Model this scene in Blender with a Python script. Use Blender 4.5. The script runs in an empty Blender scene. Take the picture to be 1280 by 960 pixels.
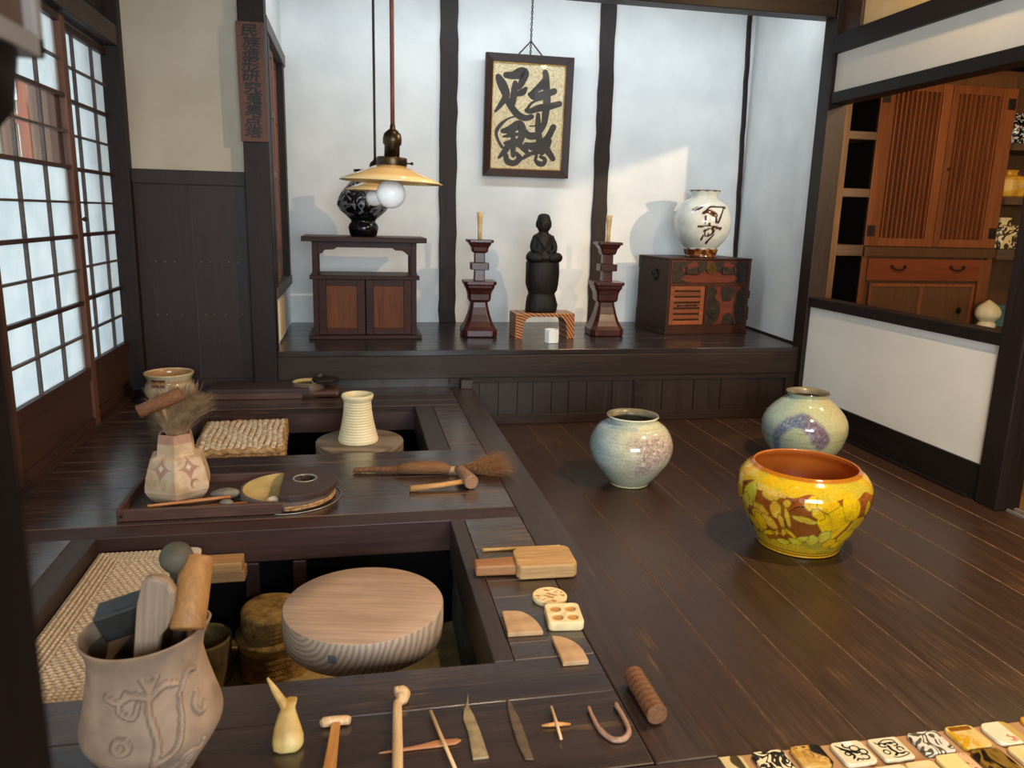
import bpy, bmesh, math, random
import numpy as np
from mathutils import Vector, Matrix, Euler
random.seed(7); rng = np.random.default_rng(11)
PI = math.pi
SC = bpy.context.scene
COL = SC.collection

# ------------------------------------------------------------------ camera
cam_d = bpy.data.cameras.new('camera'); cam = bpy.data.objects.new('camera', cam_d); COL.objects.link(cam)
yaw, pit, rol = math.radians(11.597), math.radians(-12.268), math.radians(1.4766)
fw = Vector((math.sin(yaw)*math.cos(pit), math.cos(yaw)*math.cos(pit), math.sin(pit)))
rt0 = Vector((math.cos(yaw), -math.sin(yaw), 0)); up0 = rt0.cross(fw)
rt = rt0*math.cos(rol)+up0*math.sin(rol); up = up0*math.cos(rol)-rt0*math.sin(rol)
cam.matrix_world = Matrix(((rt.x, up.x, -fw.x, 0), (rt.y, up.y, -fw.y, 0), (rt.z, up.z, -fw.z, 1.3), (0, 0, 0, 1)))
cam_d.sensor_width = 36; cam_d.lens = 965.35/1280*36; cam_d.clip_start = .02
cam_d.dof.use_dof = True; cam_d.dof.focus_distance = 3.4; cam_d.dof.aperture_fstop = 6.5
SC.camera = cam

# ------------------------------------------------------------------ world, lights, exposure
SC.view_settings.view_transform = 'Standard'; SC.view_settings.look = 'None'
SC.view_settings.gamma = 1; SC.view_settings.use_curve_mapping = False
SC.view_settings.exposure = 0.06
w = bpy.data.worlds.new('daylight'); SC.world = w; w.use_nodes = True
w.node_tree.nodes['Background'].inputs[0].default_value = (.86, .94, 1, 1)
w.node_tree.nodes['Background'].inputs[1].default_value = 2.4

def lamp(name, kind, loc, target, power, color, **kw):
    d = bpy.data.lights.new(name, kind); d.energy = power; d.color = color
    for k, v in kw.items(): setattr(d, k, v)
    o = bpy.data.objects.new(name, d); COL.objects.link(o); o.location = loc
    o.rotation_euler = (Vector(target)-Vector(loc)).to_track_quat('-Z', 'Y').to_euler()
    return o
# daylight through the wide window of the hall behind the visitor, and an added, unseen fill light brightening the alcove wall
lamp('window_daylight', 'AREA', (.45, -2.18, 1.55), (1.0, 5.9, 1.3), 185, (.86, .94, 1), shape='RECTANGLE', size=2.5, size_y=1.4)
lamp('alcove_fill', 'AREA', (1.25, 4.90, 2.96), (1.25, 5.93, 1.55), 30, (.86, .945, 1), shape='RECTANGLE', size=3.0, size_y=.2)
# warm spot lamps under the ceiling
lamp('ceiling_spot', 'SPOT', (2.25, 2.05, 2.54), (1.0, 2.9, .2), 230, (1, .72, .43), spot_size=2.3, spot_blend=.7, shadow_soft_size=.035)
lamp('tool_spot', 'SPOT', (.62, 1.72, 2.85), (.1, 1.95, .2), 50, (1, .72, .43), spot_size=1.3, spot_blend=.7, shadow_soft_size=.035)
lamp('alcove_spot', 'SPOT', (3.62, 2.0, 2.24), (2.35, 5.9, 1.3), 330, (1, .72, .44), spot_size=.75, spot_blend=.5, shadow_soft_size=.03)
lamp('upper_wall_fill', 'POINT', (2.70, 3.4, 2.88), (3, 3.4, 2.6), 20, (1, .68, .35), shadow_soft_size=.04)  # added fill light that brightens the upper right wall, no lamp known there
lamp('side_room_lamp', 'POINT', (3.75, 3.3, 2.55), (4, 5, 1), 62, (1, .66, .34), shadow_soft_size=.06)

# ------------------------------------------------------------------ mesh helpers
class MB:
    def __init__(s): s.v = []; s.f = []; s.sm = []
    def add(s, vs, fs, smooth=False):
        n = len(s.v); s.v += [tuple(map(float, p)) for p in vs]
        s.f += [tuple(i+n for i in f) for f in fs]; s.sm += [smooth]*len(fs); return s
    def box(s, x0, x1, y0, y1, z0, z1, M=None):
        vs = [(x0,y0,z0),(x1,y0,z0),(x1,y1,z0),(x0,y1,z0),(x0,y0,z1),(x1,y0,z1),(x1,y1,z1),(x0,y1,z1)]
        if M is not None: vs = [M @ Vector(p) for p in vs]
        return s.add(vs, [(3,2,1,0),(4,5,6,7),(0,1,5,4),(1,2,6,5),(2,3,7,6),(3,0,4,7)])
    def rings(s, rings, cap0=True, cap1=True, smooth=True, closed=False):
        n = len(rings[0]); vs = [p for r in rings for p in r]; fs = []
        m = len(rings)
        for k in range(m if closed else m-1):
            a = k*n; b = ((k+1) % m)*n
            for i in range(n): fs.append((a+i, a+(i+1) % n, b+(i+1) % n, b+i))
        n0 = len(s.v); s.add(vs, fs, smooth)
        if cap0 and not closed: s.f.append(tuple(n0+i for i in reversed(range(n)))); s.sm.append(False)
        if cap1 and not closed: s.f.append(tuple(n0+(m-1)*n+i for i in range(n))); s.sm.append(False)
        return s
    def lathe(s, prof, n=48, c=(0,0,0), cap0=True, cap1=True, smooth=True, rad=None, warp=None):
        R = []
        for r, z in prof:
            ring = []
            for i in range(n):
                t = 2*PI*i/n; q = r*(rad(t) if rad else 1)
                p = (c[0]+q*math.cos(t), c[1]+q*math.sin(t), c[2]+z)
                ring.append(warp(p) if warp else p)
            R.append(ring)
        return s.rings(R, cap0, cap1, smooth)
    def tube(s, pts, rad, n=8, cap=True, smooth=True, prof=None):
        pts = [Vector(p) for p in pts]
        if not hasattr(rad, '__len__'): rad = [rad]*len(pts)
        T0 = (pts[1]-pts[0]).normalized()
        ref = Vector((0,0,1)) if abs(T0.z) < .9 else Vector((1,0,0))
        N = T0.cross(ref).normalized(); R = []
        for i, p in enumerate(pts):
            T = (pts[min(i+1, len(pts)-1)]-pts[max(i-1, 0)]).normalized()
            N = (N-T*N.dot(T)).normalized(); B = T.cross(N)
            ring = []
            for k in range(n):
                a = 2*PI*k/n; q = rad[i]*(prof(a, i) if prof else 1)
                ring.append(p+N*(q*math.cos(a))+B*(q*math.sin(a)))
            R.append(ring)
        return s.rings(R, cap, cap, smooth)
    def cyl(s, p0, p1, r, n=24, r1=None): return s.tube([p0, p1], [r, r if r1 is None else r1], n)
    def prism(s, poly, z0, z1, M=None):
        n = len(poly); vs = [(x, y, z0) for x, y in poly]+[(x, y, z1) for x, y in poly]
        if M is not None: vs = [M @ Vector(p) for p in vs]
        fs = [tuple(reversed(range(n))), tuple(range(n, 2*n))]+[(i, (i+1) % n, n+(i+1) % n, n+i) for i in range(n)]
        return s.add(vs, fs)
    def sphere(s, c, rx, ry=None, rz=None, nu=24, nv=14, fn=None):
        ry = ry or rx; rz = rz or rx; R = []
        for j in range(nv+1):
            ph = -PI/2+PI*j/nv; cp = max(math.cos(ph), 1e-3)
            ring = []
            for i in range(nu):
                t = 2*PI*i/nu; p = Vector((c[0]+rx*cp*math.cos(t), c[1]+ry*cp*math.sin(t), c[2]+rz*math.sin(ph)))
                ring.append(fn(p) if fn else p)
            R.append(ring)
        return s.rings(R)
    def build(s, name, mat, parent=None, bevel=0, loc=None, seg=2, kind=None, edge=None):
        me = bpy.data.meshes.new(name); me.from_pydata(s.v, [], s.f); me.update()
        me.polygons.foreach_set('use_smooth', s.sm)
        bm = bmesh.new(); bm.from_mesh(me); bmesh.ops.recalc_face_normals(bm, faces=bm.faces); bm.to_mesh(me); bm.free()
        me.materials.append(mat)
        o = bpy.data.objects.new(name, me); COL.objects.link(o)
        if parent: o.parent = parent
        if loc: o.location = loc
        if bevel:
            b = o.modifiers.new('edge', 'BEVEL'); b.width = bevel; b.segments = seg; b.limit_method = 'ANGLE'; b.angle_limit = math.radians(40)
            if edge: me.materials.append(edge); b.material = 1
        if kind: o['kind'] = kind
        return o

def rrect(w, h, r, n=5):
    out = []
    for cx, cy, a0 in ((w/2-r, h/2-r, 0), (-w/2+r, h/2-r, PI/2), (-w/2+r, -h/2+r, PI), (w/2-r, -h/2+r, 1.5*PI)):
        for k in range(n+1):
            a = a0+PI/2*k/n; out.append((cx+r*math.cos(a), cy+r*math.sin(a)))
    return out
def smooth_path(pts, m=6):
    P = [np.array(p, float) for p in pts]; P = [2*P[0]-P[1]]+P+[2*P[-1]-P[-2]]; out = []
    for i in range(1, len(P)-2):
        for k in range(m):
            t = k/m; a, b, c, d = P[i-1:i+3]
            out.append(.5*((2*b)+(-a+c)*t+(2*a-5*b+4*c-d)*t*t+(-a+3*b-3*c+d)*t**3))
    out.append(P[-2]); return out
def stroke(mb, pts, to3, d0, d1):
    """a brush stroke: a solid ribbon of varying width, round at both ends; to3(u, v, depth) -> point"""
    S = smooth_path(pts, 5); L = []; Rr = []
    n = len(S)
    for i, p in enumerate(S):
        t = S[min(i+1, n-1)][:2]-S[max(i-1, 0)][:2]; t = t/(np.linalg.norm(t)+1e-9); nrm = np.array((-t[1], t[0])); h = max(p[2], .002)/2
        L.append(p[:2]+nrm*h); Rr.append(p[:2]-nrm*h)
    def cap(p, q, t):
        c = (p+q)/2; r = np.linalg.norm(p-q)/2; a = (p-c)
        return [c+a*math.cos(k*PI/6)+t*r*math.sin(k*PI/6) for k in range(1, 6)]
    t0 = S[0][:2]-S[1][:2]; t0 /= np.linalg.norm(t0)+1e-9; t1 = S[-1][:2]-S[-2][:2]; t1 /= np.linalg.norm(t1)+1e-9
    for depth, flip in ((d1, False), (d0, True)):
        for A, B, C2, D in zip(L[:-1], L[1:], Rr[1:], Rr[:-1]):
            f = (0, 1, 2, 3) if flip else (3, 2, 1, 0)
            mb.add([to3(*p, depth) for p in (A, B, C2, D)], [f])
        for poly in ([L[0]]+cap(L[0], Rr[0], t0)+[Rr[0]], [L[-1]]+cap(L[-1], Rr[-1], t1)+[Rr[-1]]):
            mb.add([to3(*p, depth) for p in poly], [tuple(range(len(poly)))])
    for E in (L, Rr):
        for A, B in zip(E[:-1], E[1:]): mb.add([to3(*A, d0), to3(*B, d0), to3(*B, d1), to3(*A, d1)], [(0, 1, 2, 3)])

def tag(o, label, cat, group=None):
    o['label'] = label; o['category'] = cat
    if group: o['group'] = group
    return o
def thing(name, label, cat, loc=(0,0,0), rz=0, group=None, rot=None):
    o = bpy.data.objects.new(name, None); COL.objects.link(o); o.location = loc
    o.rotation_euler = rot if rot else (0, 0, rz); o.empty_display_size = .05
    return tag(o, label, cat, group)
def struct(name, mb, mat, bevel=0, parent=None, edge=None):
    return mb.build(name, mat, parent, bevel, kind=None if parent else 'structure', edge=edge)
def kids(o): return [c for c in bpy.data.objects if c.parent == o]
def dup(o, parent=None):
    ch = kids(o); c = o.copy(); COL.objects.link(c)
    if parent: c.parent = parent
    for k in ch: dup(k, c)
    return c

# numpy value noise, used to paint glazes onto dense meshes
_T = rng.random((32, 32, 32))
def vnoise(P, sc, oct=1):
    out = 0; amp = 1; tot = 0
    for o in range(oct):
        Q = P*sc*2**o+7.3*o; i = np.floor(Q).astype(int); f = Q-i; f = f*f*(3-2*f); r = 0
        for dx in (0, 1):
            for dy in (0, 1):
                for dz in (0, 1):
                    wgt = (f[:,0] if dx else 1-f[:,0])*(f[:,1] if dy else 1-f[:,1])*(f[:,2] if dz else 1-f[:,2])
                    r = r+wgt*_T[(i[:,0]+dx) % 32, (i[:,1]+dy) % 32, (i[:,2]+dz) % 32]
        out = out+amp*r; tot += amp; amp *= .5
    return out/tot
def sst(a, b, x): t = np.clip((x-a)/(b-a), 0, 1); return t*t*(3-2*t)
def mixc(c, d, t): return c+(np.array(d)-c)*t[:, None]
def paint(o, fn):
    me = o.data; n = len(me.vertices); co = np.empty(n*3); me.vertices.foreach_get('co', co); co = co.reshape(n, 3)
    c = np.clip(fn(co), 0, 1); rgba = np.ones((n, 4)); rgba[:, :3] = c
    at = me.color_attributes.new('paint', 'FLOAT_COLOR', 'POINT'); at.data.foreach_set('color', rgba.ravel())
def seg_dist(U, V, pts):
    d = np.full(U.shape, 9.); S = smooth_path(pts, 4)
    for a, b in zip(S[:-1], S[1:]):
        ab = b[:2]-a[:2]; L = ab@ab+1e-12
        t = np.clip(((U-a[0])*ab[0]+(V-a[1])*ab[1])/L, 0, 1)
        wd = (a[2]+(b[2]-a[2])*t)/2
        d = np.minimum(d, np.hypot(U-a[0]-ab[0]*t, V-a[1]-ab[1]*t)-wd)
    return d

# ------------------------------------------------------------------ materials
def rgb(h):
    h = h.lstrip('#'); c = [int(h[i:i+2], 16)/255 for i in (0, 2, 4)]
    return tuple(x/12.92 if x <= .04045 else ((x+.055)/1.055)**2.4 for x in c)+(1,)
def newmat(name):
    m = bpy.data.materials.new(name); m.use_nodes = True; N = m.node_tree.nodes; L = m.node_tree.links
    b = N['Principled BSDF']; return m, N, L, b
def nn(N, t, **kw):
    n = N.new('ShaderNode'+t)
    for k, v in kw.items(): setattr(n, k, v)
    return n
def ramp(N, stops):
    r = nn(N, 'ValToRGB'); e = r.color_ramp.elements
    while len(e) < len(stops): e.new(.5)
    for k, (p, c) in enumerate(stops): e[k].position = p; e[k].color = c if len(c) == 4 else tuple(c)+(1,)
    return r
def wood(name, dark, light, axis='x', rough=.4, grain=22, contrast=.5, worn=0, wornc='#9a7350', bump=.25, coat=0, vary=.35, spec=.5):
    m, N, L, b = newmat(name)
    tc = nn(N, 'TexCoord'); geo = nn(N, 'NewGeometry'); oi = nn(N, 'ObjectInfo')
    add = nn(N, 'VectorMath', operation='MULTIPLY_ADD'); add.inputs[1].default_value = (31.7, 17.3, 23.1)
    comb = nn(N, 'CombineXYZ'); 
    for i in range(3): L.new(geo.outputs['Random Per Island'], comb.inputs[i])
    L.new(comb.outputs[0], add.inputs[0]); L.new(tc.outputs['Object'], add.inputs[2])
    mp = nn(N, 'Mapping'); s = [grain]*3; s['xyz'.index(axis)] = grain*.055; mp.inputs['Scale'].default_value = s
    L.new(add.outputs[0], mp.inputs[0])
    n1 = nn(N, 'TexNoise'); n1.inputs['Scale'].default_value = 1; n1.inputs['Detail'].default_value = 6; n1.inputs['Roughness'].default_value = .62; n1.inputs['Distortion'].default_value = .8
    L.new(mp.outputs[0], n1.inputs[0])
    n2 = nn(N, 'TexNoise'); n2.inputs['Scale'].default_value = 4.5; n2.inputs['Detail'].default_value = 3; L.new(mp.outputs[0], n2.inputs[0])
    mx = nn(N, 'Mix', data_type='FLOAT'); mx.inputs[0].default_value = .45
    L.new(n1.outputs[0], mx.inputs[2]); L.new(n2.outputs[0], mx.inputs[3])
    r = ramp(N, [(.5-contrast*.32, rgb(dark)), (.5+contrast*.32, rgb(light))]); L.new(mx.outputs[0], r.inputs[0])
    hs = nn(N, 'HueSaturation'); mr = nn(N, 'MapRange'); mr.inputs['To Min'].default_value = 1-vary; mr.inputs['To Max'].default_value = 1+vary
    L.new(geo.outputs['Random Per Island'], mr.inputs[0]); L.new(mr.outputs[0], hs.inputs['Value']); L.new(r.outputs[0], hs.inputs['Color'])
    col = hs.outputs[0]
    if worn:
        n3 = nn(N, 'TexNoise'); n3.inputs['Scale'].default_value = 2.6; n3.inputs['Detail'].default_value = 8; n3.inputs['Roughness'].default_value = .7; L.new(mp.outputs[0], n3.inputs[0])
        n4 = nn(N, 'TexNoise'); n4.inputs['Scale'].default_value = 3.0; n4.inputs['Detail'].default_value = 4; L.new(tc.outputs['Object'], n4.inputs[0])
        ml = nn(N, 'Math', operation='MULTIPLY'); L.new(n3.outputs[0], ml.inputs[0]); L.new(n4.outputs[0], ml.inputs[1])
        r3 = ramp(N, [(.32, (0, 0, 0, 1)), (.44, (worn, worn, worn, 1))]); L.new(ml.outputs[0], r3.inputs[0])
        mc = nn(N, 'Mix', data_type='RGBA'); L.new(r3.outputs[0], mc.inputs[0]); L.new(col, mc.inputs[6]); mc.inputs[7].default_value = rgb(wornc)
        col = mc.outputs[2]
    L.new(col, b.inputs['Base Color'])
    rr = nn(N, 'MapRange'); rr.inputs['To Min'].default_value = rough-.10; rr.inputs['To Max'].default_value = rough+.12
    L.new(n1.outputs[0], rr.inputs[0]); L.new(rr.outputs[0], b.inputs['Roughness'])
    b.inputs['Specular IOR Level'].default_value = spec
    bp = nn(N, 'Bump'); bp.inputs['Strength'].default_value = bump; bp.inputs['Distance'].default_value = .004
    L.new(mx.outputs[0], bp.inputs['Height']); L.new(bp.outputs[0], b.inputs['Normal'])
    if coat: b.inputs['Coat Weight'].default_value = coat; b.inputs['Coat Roughness'].default_value = .22
    return m
def mottled(name, c1, c2, scale=6, rough=.7, bump=.15, detail=5, metal=0, lo=.35, hi=.65, dist=.003, coat=0, spec=.5):
    m, N, L, b = newmat(name); tc = nn(N, 'TexCoord')
    n1 = nn(N, 'TexNoise'); n1.inputs['Scale'].default_value = scale; n1.inputs['Detail'].default_value = detail; L.new(tc.outputs['Object'], n1.inputs[0])
    r = ramp(N, [(lo, rgb(c1)), (hi, rgb(c2))]); L.new(n1.outputs[0], r.inputs[0]); L.new(r.outputs[0], b.inputs['Base Color'])
    b.inputs['Roughness'].default_value = rough; b.inputs['Metallic'].default_value = metal; b.inputs['Specular IOR Level'].default_value = spec
    if bump:
        n2 = nn(N, 'TexNoise'); n2.inputs['Scale'].default_value = scale*5; n2.inputs['Detail'].default_value = 6; L.new(tc.outputs['Object'], n2.inputs[0])
        bp = nn(N, 'Bump'); bp.inputs['Strength'].default_value = bump; bp.inputs['Distance'].default_value = dist
        L.new(n2.outputs[0], bp.inputs['Height']); L.new(bp.outputs[0], b.inputs['Normal'])
    if coat: b.inputs['Coat Weight'].default_value = coat; b.inputs['Coat Roughness'].default_value = .05
    return m
def painted(name, rough=.2, scale=40, amt=.25, bump=.1, coat=0, spec=.5):
    m, N, L, b = newmat(name); at = nn(N, 'Attribute'); at.attribute_name = 'paint'; tc = nn(N, 'TexCoord')
    n1 = nn(N, 'TexNoise'); n1.inputs['Scale'].default_value = scale; n1.inputs['Detail'].default_value = 5; L.new(tc.outputs['Object'], n1.inputs[0])
    mr = nn(N, 'MapRange'); mr.inputs['From Min'].default_value = .3; mr.inputs['From Max'].default_value = .7
    mr.inputs['To Min'].default_value = 1-amt; mr.inputs['To Max'].default_value = 1+amt*.6
    L.new(n1.outputs[0], mr.inputs[0]); hs = nn(N, 'HueSaturation'); L.new(mr.outputs[0], hs.inputs['Value']); L.new(at.outputs[0], hs.inputs['Color'])
    L.new(hs.outputs[0], b.inputs['Base Color']); b.inputs['Roughness'].default_value = rough; b.inputs['Specular IOR Level'].default_value = spec
    if bump:
        bp = nn(N, 'Bump'); bp.inputs['Strength'].default_value = bump; bp.inputs['Distance'].default_value = .002
        L.new(n1.outputs[0], bp.inputs['Height']); L.new(bp.outputs[0], b.inputs['Normal'])
    if coat: b.inputs['Coat Weight'].default_value = coat; b.inputs['Coat Roughness'].default_value = .04
    return m
def marbled(name, c1, c2, scale=9, distort=9, rough=.15, c3=None):
    m, N, L, b = newmat(name); tc = nn(N, 'TexCoord')
    no = nn(N, 'TexNoise'); no.inputs['Scale'].default_value = scale*1.6; no.inputs['Detail'].default_value = 1; no.inputs['Distortion'].default_value = 1.6; L.new(tc.outputs['Object'], no.inputs[0])
    mu = nn(N, 'Math', operation='MULTIPLY'); mu.inputs[1].default_value = 3.2*distort; L.new(no.outputs[0], mu.inputs[0])
    si = nn(N, 'Math', operation='SINE'); L.new(mu.outputs[0], si.inputs[0]); mr = nn(N, 'MapRange'); mr.inputs['From Min'].default_value = -1; L.new(si.outputs[0], mr.inputs[0])
    st = [(.38, rgb(c1)), (.58, rgb(c2))]
    if c3: st = [(.35, rgb(c1)), (.7, rgb(c2)), (.98, rgb(c3))]
    r = ramp(N, st); L.new(mr.outputs[0], r.inputs[0]); L.new(r.outputs[0], b.inputs['Base Color']); b.inputs['Roughness'].default_value = rough
    return m
def ringwood(name, dark, light, axis, scale, distort, rough=.55, off=(0,0,0)):
    m, N, L, b = newmat(name); tc = nn(N, 'TexCoord'); mp = nn(N, 'Mapping'); mp.inputs['Location'].default_value = off
    L.new(tc.outputs['Object'], mp.inputs[0])
    wv = nn(N, 'TexWave', wave_type='RINGS', rings_direction=axis); wv.inputs['Scale'].default_value = scale; wv.inputs['Distortion'].default_value = distort; wv.inputs['Detail'].default_value = 2.5; wv.inputs['Detail Scale'].default_value = .6
    L.new(mp.outputs[0], wv.inputs[0])
    n1 = nn(N, 'TexNoise'); n1.inputs['Scale'].default_value = 90; n1.inputs['Detail'].default_value = 3; L.new(tc.outputs['Object'], n1.inputs[0])
    mx = nn(N, 'Mix', data_type='FLOAT'); mx.inputs[0].default_value = .35; L.new(wv.outputs['Fac'], mx.inputs[2]); L.new(n1.outputs[0], mx.inputs[3])
    r = ramp(N, [(.2, rgb(dark)), (.7, rgb(light))]); L.new(mx.outputs[0], r.inputs[0]); L.new(r.outputs[0], b.inputs['Base Color'])
    b.inputs['Roughness'].default_value = rough
    bp = nn(N, 'Bump'); bp.inputs['Strength'].default_value = .2; bp.inputs['Distance'].default_value = .002; L.new(mx.outputs[0], bp.inputs['Height']); L.new(bp.outputs[0], b.inputs['Normal'])
    return m

FLOORW = wood('floor_boards', '#1c120e', '#4c3426', 'y', rough=.32, grain=34, contrast=.95, worn=.38, wornc='#86603c', bump=.35, vary=.16, spec=.4)
WORNE = wood('worn_board_edge', '#2a1c15', '#a07c56', 'x', rough=.5, grain=9, contrast=.6, vary=.1, bump=0)
WORND = wood('worn_deck_edge', '#281a14', '#86664a', 'x', rough=.5, grain=9, contrast=.5, vary=.1, bump=0)
DECKX = wood('deck_boards_across', '#1f1412', '#463129', 'x', rough=.27, grain=24, contrast=.7, worn=.5, wornc='#8d6a48', bump=.10, vary=.2, coat=1.0)
DECKY = wood('deck_boards_along', '#231714', '#46332b', 'y', rough=.34, grain=24, contrast=.7, worn=.5, wornc='#8d6a48', bump=.3, vary=.12)
PITW = wood('pit_beam', '#2a1714', '#4b2d26', 'x', rough=.45, grain=20, contrast=.7, worn=.3, bump=.2)
PITY = wood('pit_rim', '#2c2221', '#4a3c38', 'y', rough=.42, grain=24, contrast=.7, worn=.35, bump=.3)
POSTW = wood('dark_post', '#140d0b', '#2c1f1a', 'z', rough=.5, grain=24, contrast=.7, bump=.3, vary=.1, spec=.25)
BEAMX = wood('dark_beam_x', '#1c1310', '#3a2a20', 'x', rough=.45, grain=20, contrast=.7, bump=.25, vary=.1, spec=.3)
BEAMY = wood('dark_beam_y', '#130e0e', '#231b1a', 'y', rough=.5, grain=20, contrast=.6, bump=.2, vary=.08, spec=.25)
WAINS = wood('wainscot', '#1f1615', '#382826', 'z', spec=.3, rough=.5, grain=18, contrast=.7, worn=.15, wornc='#5a4440', bump=.2, vary=.1)
BASEP = wood('base_panel', '#180e0b', '#332217', 'z', rough=.45, grain=18, contrast=.7, bump=.2, vary=.15)
ALCT = wood('alcove_top', '#211b1a', '#332a28', 'x', rough=.22, grain=16, contrast=.6, bump=.1, vary=.08)
SHOJIW = wood('shoji_wood', '#24130e', '#402218', 'z', rough=.5, grain=24, contrast=.6)
SHOJIL = wood('shoji_stile', '#42261a', '#66402b', 'z', rough=.5, grain=24, contrast=.6)
LATT = wood('shoji_lattice', '#3b332f', '#554a44', 'y', rough=.6, grain=24, contrast=.4)
SHOJIP = wood('shoji_panel', '#26140c', '#4a2b19', 'y', rough=.5, grain=14, contrast=.9)
REDW = wood('red_shutter_wood', '#512a1c', '#85503a', 'z', rough=.5, grain=30, contrast=.7)
GREYW = wood('weathered_rail', '#4a423f', '#665c57', 'y', rough=.5, grain=24, contrast=.5)
CABW = wood('tea_cabinet_wood', '#24100a', '#43241a', 'x', spec=.15, rough=.4, grain=24, contrast=.6)
CABP = wood('tea_cabinet_panel', '#43210f', '#784522', 'z', rough=.4, grain=20, contrast=.7, spec=.15)
CANDW = mottled('candlestick_lacquer', '#331410', '#4a211b', 9, .3, .1)
WICK = mottled('old_candle', '#b59763', '#dcc38d', 25, .6, .2)
BUDD = wood('carved_black_wood', '#0d0b0a', '#241f1c', 'z', spec=.2, rough=.5, grain=40, contrast=.8, bump=.8)
STANDW = ringwood('striped_stand_wood', '#43200f', '#c07c44', 'Y', 17, 1.5, rough=.35, off=(.3, 0, .25))
CHESTW = wood('chest_wood', '#24120c', '#44261a', 'z', spec=.2, rough=.4, grain=20, contrast=.7)
CHESTR = wood('chest_red', '#45190c', '#733016', 'x', rough=.38, grain=20, contrast=.7)
CHESTS = wood('chest_slat', '#562712', '#844622', 'x', rough=.4, grain=20, contrast=.6)
IRON = mottled('dark_iron', '#1c1713', '#332921', 30, .5, .3, metal=.5)
BRONZE = mottled('aged_brass', '#3d2c17', '#6b5028', 40, .4, .2, metal=.8)
BIGCAB = wood('side_cabinet_wood', '#5a2b12', '#96562a', 'z', rough=.42, grain=18, contrast=.8)
BIGCABR = wood('side_cabinet_red', '#6c2b14', '#9a4a22', 'x', rough=.4, grain=18, contrast=.8)
BIGCABD = wood('side_cabinet_dull', '#4b2f1a', '#6d4828', 'z', rough=.45, grain=18, contrast=.7)
SLATB = mottled('dark_door_back', '#1f0f07', '#341a0c', 8, .6, 0)  # door back darkened, shade between the slats put into its colour
PLANK = wood('side_plank', '#3a2412', '#7d5a34', 'z', rough=.55, grain=26, contrast=.8)
SHELFW = wood('shelf_wood', '#4b3727', '#6d543d', 'x', rough=.55, grain=22, contrast=.6)
SIDEFL = wood('side_floor', '#5b4023', '#806036', 'x', rough=.4, grain=14, contrast=.6)
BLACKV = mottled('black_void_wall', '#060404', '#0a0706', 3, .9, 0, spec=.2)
PLAS = mottled('white_plaster', '#cfd2d2', '#e0e2e0', 3.5, .85, .35, lo=.3, hi=.7)
PLASB = mottled('beige_plaster', '#ada18e', '#c2b7a5', 2.2, .9, .3, lo=.3, hi=.7)
PLASP = mottled('panel_plaster', '#e0dbd1', '#ebe6dc', 2.5, .88, .2, lo=.3, hi=.7)
PLASY = mottled('ochre_plaster', '#d9b57c', '#e6c894', 2.5, .9, .2)
CEILM = wood('ceiling_boards', '#2b211b', '#45372c', 'x', rough=.6, grain=16, contrast=.6)
EARTH = mottled('pit_earth', '#7d683c', '#b89f69', 14, .9, .8, lo=.25, hi=.7, dist=.01)
CLAYST = mottled('brown_ribbed_clay', '#6b4d22', '#b8924e', 30, .85, .8, lo=.3, hi=.75, dist=.006)
WHEELT = wood('wheel_top_wood', '#84654e', '#c6a78e', 'x', rough=.6, grain=30, contrast=.9, bump=.3)
WHEELS = ringwood('wheel_side_wood', '#927b67', '#b39c86', 'Y', 21, 4.5, off=(.14, 0, -.46))
WHEEL2 = ringwood('back_wheel_wood', '#6a594b', '#8f7c69', 'X', 12, 2.0, off=(0, 0, .06))
STRAW = painted('woven_straw', rough=.85, scale=120, amt=.35, bump=.3)
ROPE = mottled('straw_rope', '#b58a60', '#f0e3cb', 45, .8, .5, lo=.3, hi=.66)
ROPED = mottled('straw_rope_brown', '#7b5530', '#c49a66', 60, .8, .5, lo=.3, hi=.66)
CREAM = mottled('raw_cream_clay', '#e2d2a6', '#f0e3bd', 8, .55, .1)
TERRA = mottled('clay_grey', '#998067', '#b39a80', 9, .8, .25, lo=.3, hi=.7)
PAINTG = painted('glaze_painted', rough=.12, scale=130, amt=.22, bump=.05, coat=.4)
PAINTM = painted('bisque_painted', rough=.75, scale=30, amt=.16, bump=.3)
PAINTF = painted('glaze_plain', rough=.16, scale=20, amt=.08, bump=.03, coat=.3)
OCHRE = mottled('bowl_inner', '#a8581c', '#c06c28', 6, .3, .05, coat=.3)
TANW = wood('tan_wood', '#7f5731', '#b58a58', 'x', rough=.55, grain=45, contrast=.7)
TANY = wood('tan_wood_y', '#8a5f35', '#c0955c', 'y', rough=.55, grain=45, contrast=.7)
ORANGW = wood('orange_wood', '#a8692e', '#d79a4e', 'y', rough=.5, grain=40, contrast=.5)
PALEW = wood('pale_tool_wood', '#b58a5c', '#dcb98b', 'y', rough=.5, grain=40, contrast=.5)
REDTOOL = wood('reddish_tool_wood', '#8a5430', '#b87b4c', 'x', rough=.5, grain=40, contrast=.5)
BONE = mottled('bone_yellow', '#b08841', '#dcc07c', 18, .5, .2)
BAMB = wood('bamboo', '#b98f4c', '#dcb872', 'x', rough=.4, grain=30, contrast=.4)
METALT = mottled('worn_blade', '#77654a', '#a08a64', 40, .5, .2)
METALD = mottled('dark_blade', '#4b3a2b', '#66523e', 40, .5, .2)
COIR = wood('coir_brown', '#54361f', '#8d6038', 'x', rough=.8, grain=90, contrast=.6, bump=.8)
HAIR = mottled('coir_fibre', '#6d4524', '#a1744a', 80, .7, 0)
HAIRG = mottled('grey_brown_bristle', '#6b5339', '#bd9c72', 30, .7, 0, lo=.3, hi=.7)
BARK = wood('bark_roller', '#4a2b16', '#875731', 'y', rough=.7, grain=60, contrast=.7, bump=.7)
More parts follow.
